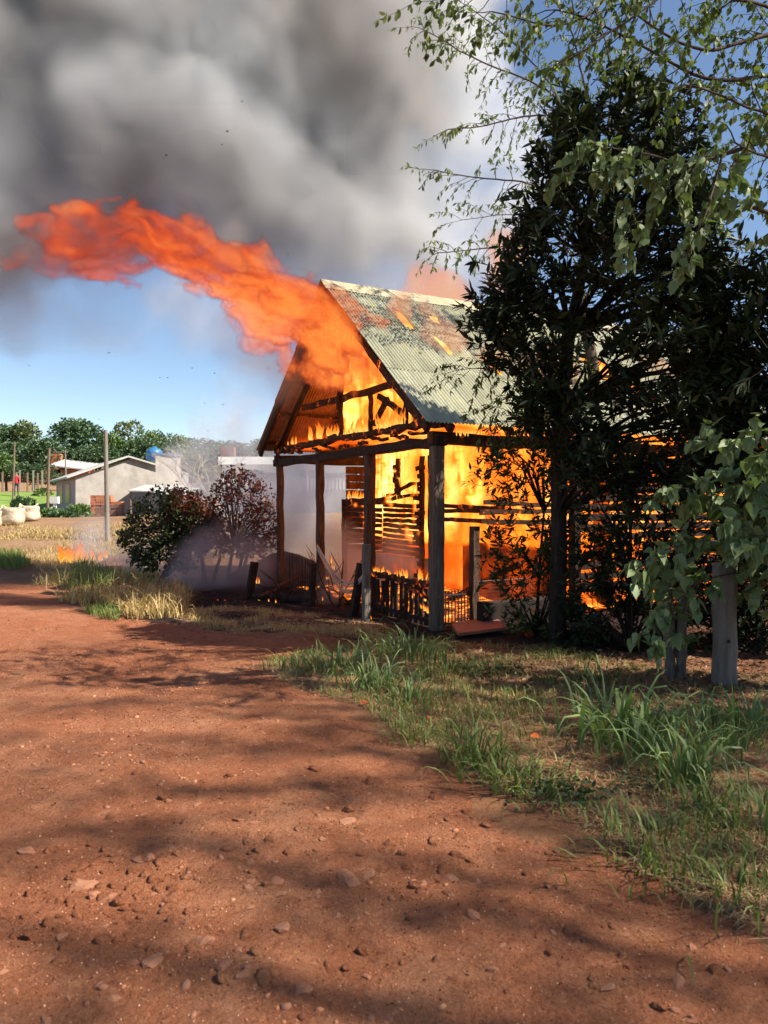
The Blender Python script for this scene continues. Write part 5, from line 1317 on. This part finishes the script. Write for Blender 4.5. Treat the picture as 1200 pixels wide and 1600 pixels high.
trunk(1047, 1058, 900, .095, 'slim_trunk', 'left of the twin slim grey trunks beside the thick post', 'tree trunk', M_BARKG, -.02)
trunk(1063, 1060, 890, .085, 'slim_trunk', 'right of the twin slim grey trunks beside the thick post', 'tree trunk', M_BARKG, .03)

# ---- bushes at the left of the shed
def bush(px, py, name, label, tab_, d_, thick, n_, per, ls_, mat, trunks, bark, singles=0):
    g_ = G(px, py); o = thing(name, label, 'bush', g_)
    PPx = []; DDx = []; b = MB()
    ys = [t_[0] for t_ in tab_]
    ws = np.array([max(2, interp(tab_, y)[1] - interp(tab_, y)[0]) for y in np.linspace(ys[0], ys[-1], 40)])
    top = np.array(P(trunks[0][-1][0], trunks[0][-1][1], d_))
    for _ in range(n_):
        y = NR.choice(np.linspace(ys[0], ys[-1], 40), p=ws / ws.sum()) + NR.uniform(-4, 4); a, c = interp(tab_, y); u = NR.uniform(-1, 1)
        q = np.array(P((a + c) / 2 + u * (c - a) / 2, y, d_ + NR.uniform(-1, 1) * thick * math.sqrt(1 - .8 * u * u)))
        o_ = q - top; o_ = o_ / max(.1, np.linalg.norm(o_)) + np.array([0, 0, .4]) + NR.randn(3) * .4
        pp, dd = whorl(q, o_, per, ls_, 1.0); PPx.append(pp + NR.randn(*pp.shape) * ls_ * .7); DDx.append(dd)
        b.tube([q - o_ / np.linalg.norm(o_) * ls_ * 2.5, q], [.006, .003], 3, cap=False)
        if _ % 5 == 0: b.tube([top, (top + q) / 2 + NR.randn(3) * .08, q], [.018, .012, .005], 4)
    b.build('branches', bark, o)['kind'] = 'stuff'
    for tr_ in trunks:
        t_ = MB(); pts_ = [P(x, y, dd) for x, y, dd in tr_]; t_.tube(pts_, [.055 - .03 * i / (len(pts_) - 1) for i in range(len(pts_))], 8); t_.build('trunk', bark, o, True)
    PPx = np.concatenate(PPx); leaves(o, PPx, np.concatenate(DDx), ls_ * NR.uniform(.6, 1.3, len(PPx)), mat, 'oval', singles)
    return o
tabL = [(765, 235, 290), (790, 205, 330), (815, 190, 345), (840, 183, 340), (865, 195, 320), (885, 215, 300), (892, 235, 280)]
bush(250, 915, 'green_bush', 'rounded dark green bush, browning on its right, with a leaning trunk, left of the shed', tabL, 15.2, .75, 300, 20, .085, ML_BUSH, [[(246, 915, 15.0), (262, 888, 15.0), (280, 858, 15.1), (290, 830, 15.2)]], M_BARK)
tabB = [(763, 262, 300), (790, 255, 340), (815, 270, 350), (840, 290, 352), (858, 300, 345)]
bush(300, 925, 'scorched_bush', 'reddish brown scorched foliage between the green bush and the upright scorched bush', tabB, 15.0, .5, 130, 20, .08, ML_BROWN, [[(322, 925, 15.1), (318, 890, 15.1), (310, 840, 15.1)]], M_BARK)
tabC = [(735, 352, 402), (755, 340, 412), (780, 325, 428), (810, 320, 436), (835, 325, 440), (855, 335, 435), (868, 345, 425)]
bush(372, 930, 'scorched_bush', 'upright sparse bush scorched red brown, beside the left porch post', tabC, 15.3, .6, 210, 16, .08, ML_BROWN, [[(352, 932, 15.2), (358, 890, 15.2), (365, 850, 15.3)], [(366, 930, 15.2), (374, 890, 15.2), (384, 845, 15.3)], [(385, 932, 15.2), (380, 895, 15.2), (390, 850, 15.3)], [(328, 925, 15.2), (335, 900, 15.2), (345, 868, 15.2)]], M_BARK)
# bare pale tree behind
p = P(325, 830, 33); p.z = Hs(p.x, p.y)
bt = thing('bare_tree', 'pale thin leafless tree between the grey house and the white house', 'tree', p)
b = MB()
def rec(p_, d_v, ln, r, lev):
    q_ = p_ + d_v * ln * .5 + Vector((rnd.gauss(0, .06), 0, 0)) * ln; e = q_ + (d_v + Vector((rnd.gauss(0, .12), rnd.gauss(0, .12), 0))) * ln * .5
    b.tube([p_, q_, e], [r, r * .85, r * .65], 4 if lev < 3 else 5, cap=False)
    if lev:
        for _ in range(3 if lev > 1 else 4):
            nd = (d_v + Vector((rnd.gauss(0, .45), rnd.gauss(0, .35), rnd.gauss(.05, .2)))).normalized(); rec(q_.lerp(e, rnd.random()), nd, ln * rnd.uniform(.55, .75), r * .55, lev - 1)
for x in (-.4, 0, .35): rec(p + Vector((x, 0, 0)), Vector((x * .5, 0, 1)).normalized(), 1.5, .045, 4)
b.build('branches', simple('pale_bark', (.24, .20, .16), (.42, .37, .31), 4), bt)

# ---- far trees: crowns of leaf clumps on trunks
def far_proto(seed, mat, w, h, n_=1500, leaf=.55):
    q = np.random.RandomState(seed); o = thing('far_tree', 'x', 'tree', (0, 0, 0)); PPx = []; 
    nb_ = 11
    cs = []
    for i in range(nb_):
        a = q.rand() * 6.28; rr = w * .5 * q.rand() ** .5 * .75; z = h * (.34 + .55 * q.rand()); cs.append((rr * math.cos(a) * (1.15 - .45 * z / h), rr * math.sin(a) * (1.15 - .45 * z / h), z, w * q.uniform(.17, .30)))
    cs.append((0, 0, h * .85, w * .24)); pos = []; dirs = []
    for k in range(n_):
        c = cs[q.randint(len(cs))]; v_ = q.randn(3); v_ /= np.linalg.norm(v_)
        if v_[2] < -.35: v_[2] *= -1
        r_ = c[3] * (.72 + .36 * q.rand()); pos.append(np.array(c[:3]) + v_ * r_ * np.array([1, 1, .85])); dirs.append(v_ + q.randn(3) * .7)
    leaves(o, pos, dirs, leaf * q.uniform(.5, 1.2, n_), mat, 'oval', 0, wid=1.5)
    list(o.children)[0].name = 'crown'
    b = MB(); b.tube([(0, 0, -.5), (0.1, 0, h * .35), (0, 0, h * .7)], [w * .035, w * .028, w * .012], 8)
    for c in cs[::2]: b.tube([(0, 0, h * .35), tuple(np.array(c[:3]) * .95)], [w * .016, w * .006], 5)
    b.build('trunk', M_BARK, o); return o
protos = [far_proto(1, ML_FAR[0], 9, 9.5, 2600, .6), far_proto(2, ML_FAR[1], 10, 9, 2600, .6), far_proto(3, ML_FAR[2], 8, 10, 2200, .6), far_proto(4, ML_FAR[0], 12, 9, 3200, .62)]
used = [False] * 4
def copy_tree(o):
    r_ = o.copy(); COL.objects.link(r_)
    for c in o.children: k = c.copy(); COL.objects.link(k); k.parent = r_
    return r_
kindlab = ['deep green rounded tree in the treeline behind the houses', 'mid green bushy tree in the treeline behind the houses', 'olive green open tree in the treeline behind the houses', 'broad deep green tree in the treeline behind the houses']
def far_tree(kind, px, top_py, d, width_px=None, label=None):
    o = protos[kind] if not used[kind] else copy_tree(protos[kind]); used[kind] = True
    p = P(px, 760, d); z0 = Hs(p.x, p.y); top = P(px, top_py, d).z
    s = (top - z0) / (9.3); o.location = (p.x, p.y, z0); sx_ = s if not width_px else width_px / F * d / 9.5
    o.scale = (sx_, sx_, s); o.rotation_euler = (0, 0, rnd.uniform(0, 6.28)); o['label'] = label or kindlab[kind]; o['group'] = 'trees of the distant treeline'
FT = [(1, -40, 680, 92, 110), (3, 12, 672, 96, 90), (2, 45, 668, 94, 70), (1, 75, 690, 90, 60), (3, 118, 664, 95, 85), (0, 150, 672, 96, 60), (1, 172, 680, 90, 50), (2, 192, 668, 93, 70), (1, 225, 676, 92, 60), (0, 243, 678, 97, 60), (1, 268, 682, 90, 66), (0, 300, 690, 95, 60), (3, 335, 693, 100, 70), (2, 300, 712, 70, 60), (1, 365, 697, 98, 50), (0, 405, 690, 110, 60), (3, 440, 690, 112, 70), (1, 480, 690, 112, 70), (0, 520, 692, 112, 70), (3, 560, 690, 115, 80), (1, -100, 676, 95, 100), (0, -150, 680, 95, 110)]
FT += [(3, x_, 700 + (x_ * 37 % 17) - 8, 84 + (x_ * 13 % 9), 72) for x_ in range(-20, 420, 44)]
FTL = ['treetop cut off by the left edge, behind the slender pole', 'broad treetop just right of the slender pole', 'olive treetop above the lawn', 'low green crown left of the thin dark pole', 'broad dark round crown between the two nearest poles', 'deep green crown just left of the tall bare pole', 'green crown straight behind the tall bare pole', 'olive crown just right of the tall bare pole', 'green crown above the ridge of the grey house', 'deep green crown right behind the blue tank', 'green crown right of the boxy water tower', 'deep green crown above the bare pale tree', 'broad distant crown above the left end of the white house roof', 'olive crown low beside the bare pale tree', 'green distant crown above the chimney of the white house', 'distant crown just left of the shed eave']
FTX = {-20: 'lower front crown cut off by the left edge', 24: 'lower front crown right of the slender pole', 68: 'lower front crown behind the thin dark pole', 112: 'lower front crown above the left end of the grey house roof', 156: 'lower front crown behind the top of the tall bare pole', 200: 'lower front crown above the middle of the grey house roof', 244: 'lower front crown behind the blue tank', 288: 'lower front crown above the lean to', 332: 'lower front crown behind the bare pale tree', 376: 'lower front crown above the white house roof', 420: 'lower front crown touching the shed eave'}
for i_, (k, px, ty, d_, w_) in enumerate(FT): far_tree(k, px, ty, d_, w_, (FTL[i_] + ', in the far treeline') if i_ < len(FTL) else FTX.get(px, 'distant treeline tree mostly hidden by the shed or the frame edge'))
far_tree(1, 10, 712, 66, 60, 'light green tree at the far left edge behind the slender pole')
far_tree(3, 52, 728, 66, 62, 'bluish green rounded tree beyond the lawn, behind the far fence posts')
far_tree(0, 95, 742, 64, 30, 'small dark green tree against the left end of the grey house')
far_tree(2, 330, 738, 45, 50, 'small olive tree behind the bare pale tree')
for (x, y) in ((20, 55), (32, 62), (45, 50), (58, 66), (12, 70), (24, 80), (70, 80), (-75, 60), (-60, 85), (40, 90), (5, 95)):
    k = rnd.randrange(4); o = copy_tree(protos[k]); o.location = (x, y, Hs(x, y)); s = rnd.uniform(.8, 1.1); o.scale = (s, s, s); o['label'] = 'green tree far beyond the burning shed, hidden by the foliage at right'; o['group'] = 'trees of the distant treeline'
# ---- shade trees outside the frame, right of and behind the camera: they dapple the road
def shade_tree(x, y, h, w, n_, seed, label, zlo=.42):
    q = np.random.RandomState(seed); o = thing('shade_tree', label, 'tree', (x, y, Hs(x, y))); pos = []; dirs = []; b = MB()
    b.tube([(x, y, -.2), (x + .1, y, h * .4), (x, y + .1, h * .85)], [.2, .16, .05], 10)
    for i in range(n_):
        a = q.rand() * 6.283; rr = w * .5 * q.rand() ** .5; z = h * (zlo + (1 - zlo) * q.rand()) * (1 - .35 * (rr / (w * .5)) ** 2)
        c = np.array([x + rr * math.cos(a), y + rr * math.sin(a), z]); dd = np.array([math.cos(a), math.sin(a), .2])
        pp, ddx = whorl(c, dd, 46, .11, 1.0); pos.append(pp + q.randn(46, 3) * .40); dirs.append(ddx)
        if i % 4 == 0: b.tube([(x, y, h * .4), tuple(c * .5 + np.array([x, y, h * .5]) * .5), tuple(c)], [.05, .03, .008], 5)
    b.build('trunk', M_BARK, o); pos = np.concatenate(pos); dirs = np.concatenate(dirs); k_ = gaps(pos); pos = pos[k_]; dirs = dirs[k_]; leaves(o, pos, dirs, .115 * q.uniform(.6, 1.3, len(pos)), ML_AIRY, 'plain', 0, wid=1.3)
SHADES = [(13.0, 2.7, 20.0, 8.0, 240, 'tall shade tree out of frame right of the road, nearest the shed'), (14.0, -1.6, 21.0, 8.5, 240, 'tall shade tree out of frame right of the camera'), (11.0, -5.4, 19.0, 8.0, 180, 'tall shade tree out of frame, behind the camera to the right')]
for i, (x, y, h, w, n_, lab) in enumerate(SHADES): shade_tree(x, y, h, w, n_, 40 + i, lab)
# pale house behind the trees at the right
p = P(1230, 840, 19); ph = thing('pale_house', 'pale house wall glimpsed through the foliage at the right edge', 'house', drop(p, 0))
b = MB(); b.box((p.x - 1.1, p.y, -.2), (p.x + 6, p.y + 5, 3.1)); b.build('wall', M_W2, ph)
b = MB(); q0 = p; b.prism([(p.x - 1.5, p.y - .5, 3.1), (p.x + 6.5, p.y - .5, 3.1), (p.x + 6.5, p.y + 2.5, 4.2), (p.x - 1.5, p.y + 2.5, 4.2)], (0, 0, .1)); b.build('roof', M_FIBRE, ph)
b = MB(); b.box((p.x + 1.2, p.y - .03, .9), (p.x + 2.3, p.y + .02, 2.1)); b.build('window', M_DARKGLASS, ph)
# ================================================================ GRASS AND LITTER
def grassmat(name, stops, trans=.25):
    return leafmat(name, stops, trans, .55, .35)
MG_GREEN = grassmat('green_grass', [(0, (.07, .105, .022)), (.45, (.13, .18, .04)), (.8, (.20, .24, .06)), (1, (.38, .30, .12))])
MG_BROAD = grassmat('broad_grass', [(0, (.07, .12, .04)), (.5, (.135, .20, .066)), (.85, (.20, .27, .09)), (1, (.33, .34, .11))])
MG_DRY = grassmat('dry_grass', [(0, (.24, .14, .06)), (.4, (.44, .31, .13)), (.8, (.60, .47, .22)), (1, (.30, .30, .10))])
MG_STRAW = grassmat('straw', [(0, (.18, .09, .045)), (.5, (.34, .21, .11)), (1, (.50, .37, .20))], .1)
MG_TWIG = grassmat('dead_needles', [(0, (.10, .04, .02)), (.5, (.22, .11, .055)), (1, (.34, .20, .11))], .05)
def blades(name, pos, height, width, mat, lean=.5, curl=.7, az=None, parent=None, kind='stuff', label=None, seg=4, off=None):
    pos = np.asarray(pos, float); n = len(pos); hgt = np.broadcast_to(np.asarray(height, float), (n,)); w = np.broadcast_to(np.asarray(width, float), (n,))
    a = NR.rand(n) * 6.283 if az is None else az
    le = np.abs(NR.randn(n)) * lean; cu = curl * (.4 + NR.rand(n))
    dx = np.stack([np.cos(a), np.sin(a), 0 * a], -1); sx_ = np.stack([-np.sin(a), np.cos(a), 0 * a], -1)
    V = np.zeros((n, 2 * seg + 1, 3)); p = pos.copy(); ang = le.copy(); sl = hgt / seg
    tw = NR.randn(n) * .3
    for k in range(seg):
        ww = (w * (1 - (k / seg) ** 1.6) * (.75 if k == 0 else 1))[:, None]
        V[:, 2 * k] = p - sx_ * ww / 2; V[:, 2 * k + 1] = p + sx_ * ww / 2 + np.array([0, 0, 1]) * (tw * w * .5)[:, None]
        p = p + dx * (np.sin(ang) * sl)[:, None] + np.array([0, 0, 1]) * (np.cos(ang) * sl)[:, None]; ang = np.minimum(ang + cu * (k + 1) / seg, 2.6)
    V[:, 2 * seg] = p
    V[:, :, 2] = np.maximum(V[:, :, 2], pos[:, 2:3] + .004)
    T = []
    for k in range(seg - 1): T += [(2*k, 2*k+1, 2*k+3), (2*k, 2*k+3, 2*k+2)]
    T.append((2*seg-2, 2*seg-1, 2*seg)); T = np.array(T).ravel(); m = 2 * seg + 1
    Fc = (T[None] + (np.arange(n) * m)[:, None]).ravel()
    if off is not None: V = V - np.array(off)
    o = link(name, npmesh(name, V.reshape(-1, 3), Fc, 3, mat, {'rnd': np.repeat(NR.rand(n), m)}), parent)
    if kind: o['kind'] = kind
    if label: o['label'] = label
    return o
def GP(px, py): p = G(px, py); return (p.x, p.y, p.z)
def poly_pts(poly, n, bias=None):
    """n points on the ground inside a region given by ground points"""
    gp_ = [GP(*q)[:2] for q in poly]; xs_ = [q[0] for q in gp_]; ys_ = [q[1] for q in gp_]; out = np.zeros((0, 2))
    while len(out) < n:
        x = NR.uniform(min(xs_), max(xs_), n * 3); y = NR.uniform(min(ys_), max(ys_), n * 3)
        k = in_poly(gp_, x, y)
        if bias is not None: k &= fbm(x * bias[0], y * bias[0], 0 * x + bias[1], 3) > bias[2] + .12 * NR.rand(len(x))
        out = np.concatenate([out, np.stack([x[k], y[k]], -1)])
    out = out[:n]; return np.concatenate([out, H(out[:, 0], out[:, 1])[:, None]], 1)
# right verge: short patchy grass
VR = [(395, 1040), (470, 1020), (600, 998), (700, 1002), (860, 1015), (1000, 1045), (1260, 1060), (1330, 1560), (1200, 1470), (1060, 1400), (960, 1340), (890, 1270), (760, 1230), (700, 1180), (620, 1150), (560, 1100), (450, 1070)]
p = poly_pts(VR, 4500, (1.9, 3, .55)); blades('grass', p, NR.uniform(.04, .15, len(p)), .007, MG_GREEN, .6, .9)
p = poly_pts(VR, 7000); blades('grass', p, NR.uniform(.03, .10, len(p)), .005, MG_DRY, .9, .5)
# tufts
def tuft(px, py, n, h, w, r, mat, lean=.45, curl=.8, thing_label=None, name='grass_clump', seg=5):
    c = GP(px, py); k = NR.randn(n, 2) * r * .5; pos = np.concatenate([np.array(c[:2]) + k, np.zeros((n, 1))], 1); pos[:, 2] = H(pos[:, 0], pos[:, 1])
    az = np.arctan2(k[:, 1], k[:, 0]) + NR.randn(n) * .8
    o = bpy.data.objects.new(name, None); COL.objects.link(o); o.location = c; OFF[o] = Vector(c)
    blades('blades', pos, h * NR.uniform(.45, 1.1, n), w * NR.uniform(.6, 1.2, n), mat, lean, curl, az, o, 'stuff', None, seg, off=c)
    return tag(o, thing_label, 'grass clump', 'grass clumps on the right verge')
TU = [(640, 1030, 130, .50, .016, .40, 'wide clump of grass at the foot of the near corner post'), (530, 1050, 150, .42, .014, .42, 'leftmost leafy grass clump on the verge, at the tip of the grass bank'), (590, 1075, 110, .42, .014, .30, 'dense arching clump just right of the leftmost clump'), (460, 1045, 70, .28, .011, .32, 'low sparse grass at the very tip of the bank'),
      (640, 1095, 70, .40, .014, .26, 'arching clump behind the orange leaf'), (700, 1060, 90, .34, .012, .4, 'clump of grass before the reddish panel'), (760, 1050, 70, .28, .011, .4, 'short clump right of the corner post clump'), (655, 1155, 60, .26, .011, .25, 'small clump at the road edge below the tallest stem'),
      (745, 1190, 90, .46, .013, .20, 'tall bright clump in the middle of the verge edge'), (800, 1225, 110, .30, .013, .30, 'clump with broad tangled blades hanging on the road edge'), (860, 1245, 70, .20, .011, .25, 'low dark clump at the end of the road edge row'),
      (960, 1150, 70, .62, .030, .30, 'broad bladed clump arching left, in the right verge'), (1070, 1225, 60, .72, .018, .14, 'tall upright fan of pale stemmed grass at right'), (1000, 1170, 45, .6, .026, .25, 'broad bladed clump between the two tall clumps'), (1120, 1160, 90, .45, .015, .4, 'wide clump below the thick grey post'), (1180, 1140, 90, .5, .015, .35, 'clump at the right edge below the post'),
      (1020, 1320, 130, .24, .010, .35, 'fine leaved low clump at the lower right road edge'), (1040, 1360, 70, .20, .009, .3, 'small fine clump below the fine leaved clump'), (1160, 1400, 60, .28, .010, .35, 'sparse clump at the lower right corner'), (900, 1090, 60, .22, .010, .4, 'small sparse clump in the shade of the dark tree'), (940, 1060, 40, .26, .014, .3, 'bright small clump before the twin trunks'), (1190, 1290, 90, .32, .012, .4, 'clump at the right edge, lower half'), (1110, 1260, 50, .3, .012, .3, 'thin clump right of the tall fan'), (850, 1150, 50, .2, .010, .35, 'low thin clump beside the second orange leaf')]
for i, (px, py, n, h, w, r, lab) in enumerate(TU):
    tuft(px, py, int(n * 1.1), h * .92, w * 1.15, r, MG_BROAD if i in (0, 1, 2, 4, 11, 12, 13, 14, 15) else MG_GREEN, .42 if h < .5 else .38, 1.15, lab)
# tall seeding stems before the corner post
for px, py, h in ((700, 1010, .62), (612, 1000, .45), (735, 1130, .60), (595, 985, .30)):
    c = GP(px, py); o = blades('tall_grass', np.array([c] * 3) + NR.randn(3, 3) * [.03, .03, 0], h * NR.uniform(.7, 1.1, 3), .009, MG_GREEN, .15, .9, None, None, None, None, 7, off=c); o.location = c; tag(o, 'thin tall bending grass stem', 'grass clump', 'thin tall grass stems')
# low broad-leaved weeds
def weed(px, py, r, n, label, ls=.035):
    c = GP(px, py); o = thing('weed', label, 'plant', c); k = NR.randn(n, 2) * r * .5
    pos = np.concatenate([np.array(c[:2]) + k, np.zeros((n, 1))], 1); pos[:, 2] = H(pos[:, 0], pos[:, 1]) + .015 + .07 * NR.rand(n); d_ = np.concatenate([NR.randn(n, 2), .4 * np.ones((n, 1))], 1)
    leaves(o, pos, d_, ls * NR.uniform(.6, 1.3, n), ML_SHRUB, 'oval', 0)
weed(880, 1250, .22, 260, 'low dark leafy weed at the road edge below the tangled clump'); weed(790, 1055, .3, 200, 'dark leafy weed before the reddish panel'); weed(720, 1050, .25, 160, 'low weed among the corner clump'); weed(1000, 1240, .2, 90, 'tiny leafy weed left of the tall fan', .03)
# dry litter: needles and straw
def litter(name, poly, n, ln, w, mat, bias=None):
    p = poly_pts(poly, n, bias); p[:, 2] += .006 + .012 * NR.rand(n)
    a = NR.rand(n) * 6.283 if True else 0; L_ = ln * NR.uniform(.4, 1.3, n); d_ = np.stack([np.cos(a), np.sin(a), NR.randn(n) * .08], -1); s_ = np.stack([-np.sin(a), np.cos(a), 0 * a], -1) * w
    mid = p + d_ * (L_ / 2)[:, None] + s_ * NR.randn(n, 1) * 1.5; end = p + d_ * L_[:, None] + s_ * NR.randn(n, 1) * 3
    V = np.stack([p - s_ / 2, p + s_ / 2, mid + s_ / 2, mid - s_ / 2, end], 1)
    T = np.array([(0, 1, 2), (0, 2, 3), (3, 2, 4)]).ravel(); Fc = (T[None] + (np.arange(n) * 5)[:, None]).ravel()
    o = link(name, npmesh(name, V.reshape(-1, 3), Fc, 3, mat, {'rnd': np.repeat(NR.rand(n), 5)})); o['kind'] = 'stuff'
litter('dry_litter', VR, 36000, .10, .0035, MG_STRAW)
litter('dry_litter', [(560, 1010), (720, 1180), (900, 1290), (1060, 1420), (1210, 1510), (1210, 1598), (700, 1450), (380, 1250), (420, 1100)], 2200, .06, .0018, MG_TWIG, (1.2, 7, .46))
# leaf litter under the trees
n = 2600; p = poly_pts([(700, 1005), (1200, 1015), (1260, 1110), (900, 1100), (720, 1060)], n); p[:, 2] += .012
fr = rot_frames(n, NR.uniform(.03, .075, n), .35)
ML_LIT = leafmat('dead_leaf', [(0, (.09, .035, .02)), (.5, (.20, .09, .05)), (1, (.36, .22, .13))], .05)
scatter('dead_leaves', TPL['oval'][0], TPL['oval'][1], 3, p, fr, ML_LIT, True, None, 'stuff')
ML_OR = leafmat('orange_leaf', [(0, (.50, .10, .03)), (1, (.62, .16, .05))], .2)
for px, py, s, lab in ((563, 1104, .07, 'curled orange leaf on the bare soil below the leftmost clumps'), (835, 1160, .085, 'fallen orange leaf amid the verge grass'), (668, 1128, .04, 'tiny reddish leaf near the road edge')):
    c = GP(px, py); me = npmesh('fallen_leaf', TPL['heart'][0] * s, TPL['heart'][1], 3, ML_OR); o = link('fallen_leaf', me, None, (c[0], c[1], c[2] + .03)); o.rotation_euler = (rnd.gauss(.4, .3), -.4, rnd.uniform(0, 6)); tag(o, lab, 'leaf')
# left verge
VLd = [(55, 915), (110, 890), (180, 888), (240, 900), (300, 930), (290, 968), (220, 972), (140, 955), (90, 940)]
p = poly_pts(VLd, 3000, (1.6, 2, .44)); blades('grass', p, NR.uniform(.08, .46, len(p)), .013, MG_DRY, .5, 1.0)
p = poly_pts([(150, 940), (215, 930), (290, 945), (280, 968), (200, 968)], 1500); blades('grass', p, NR.uniform(.15, .5, len(p)), .013, MG_DRY, .45, 1.0)
p = poly_pts([(90, 915), (125, 885), (170, 890), (180, 925), (130, 940)], 700); blades('grass', p, NR.uniform(.12, .5, len(p)), .013, MG_GREEN, .4, .8)
p = poly_pts([(0, 868), (30, 868), (48, 885), (20, 893), (-30, 885)], 1500); blades('grass', p, NR.uniform(.15, .40, len(p)), .014, MG_GREEN, .3, .5)
p = poly_pts([(130, 955), (200, 945), (185, 972), (150, 966)], 900); blades('grass', p, NR.uniform(.08, .22, len(p)), .010, MG_GREEN, .4, .6)
p = poly_pts([(290, 955), (420, 955), (560, 975), (600, 1000), (460, 990), (300, 980)], 5500, (1.4, 1, .42)); blades('grass', p, NR.uniform(.03, .13, len(p)), .006, MG_DRY, .8, .6)
litter('dry_litter', [(280, 950), (420, 950), (600, 975), (640, 1002), (470, 1000), (280, 985)], 5000, .16, .006, MG_STRAW)
p = poly_pts([(0, 838), (150, 838), (300, 868), (230, 890), (60, 890)], 3500, (.6, 5, .45)); blades('grass', p, NR.uniform(.05, .25, len(p)), .014, MG_DRY, .5, .6)
# pale straw bank and shrubs farther back
p = poly_pts([(-40, 815), (130, 822), (210, 818), (200, 845), (-40, 845)], 3500, (.4, 2, .45)); blades('grass', p, NR.uniform(.05, .22, len(p)), .02, MG_DRY, .6, .6)
def lowbush(px, py, d_, w, h, label, mat):
    p = P(px, py, d_); p.z = Hs(p.x, p.y); o = thing('low_bush', label, 'bush', p); n = 420
    v_ = NR.randn(n, 3); v_ /= np.linalg.norm(v_, axis=1, keepdims=True); v_[:, 2] = np.abs(v_[:, 2]); pos = np.array(p) + v_ * np.array([w, w, h]) * (.6 + .4 * NR.rand(n, 1))
    leaves(o, pos, v_ + NR.randn(n, 3) * .6, .22 * NR.uniform(.5, 1.2, n), mat, 'oval', 0)
    b = MB(); b.tube([p, p + Vector((0, 0, h * .7))], [.04, .015], 5); b.build('stem', M_BARK, o)
lowbush(115, 812, 37, .55, .45, 'light green low bush at the front corner of the grey house', ML_FAR[1]); lowbush(128, 810, 37.5, .45, .6, 'leafy low bush right of the one at the house corner', ML_FAR[1]); lowbush(78, 823, 36, .5, .35, 'low green weeds at the foot of the thin dark pole', ML_FAR[1])
lowbush(30, 778, 50, .5, .8, 'small dark shrub on the lawn behind the bulk bags', ML_FAR[0]); lowbush(44, 778, 50, .55, .75, 'rounded shrub on the lawn, right of the small dark shrub', ML_FAR[0]); lowbush(100, 822, 35.5, .7, .3, 'bluish low weeds left of the house corner bushes', ML_FAR[0]); lowbush(67, 765, 58, .7, .5, 'yellow green clipped shrub beyond the lawn', ML_FAR[1])
# ash flakes drifting in the air
M_ASH = simple('ash', (.01, .01, .01), (.04, .04, .04), 20)
for px, py in ((100, 669), (232, 720), (776, 0), (325, 673), (580, 710), (776, 700), (155, 655), (378, 158), (355, 205), (347, 226), (335, 583), (300, 575), (262, 590), (170, 551), (215, 240), (260, 242), (45, 571), (320, 630), (348, 632), (250, 590)):
    if px > 500: continue
    c = P(px, py, rnd.uniform(10, 13)); b = MB(); b.blob(c, rnd.uniform(.008, .016), px, 1, (1.3, 1, .5), .6)
    tag(b.build('ash_flake', M_ASH, loc=c), 'tiny black ash flake drifting in the air', 'ash flake', 'ash flakes in the air')
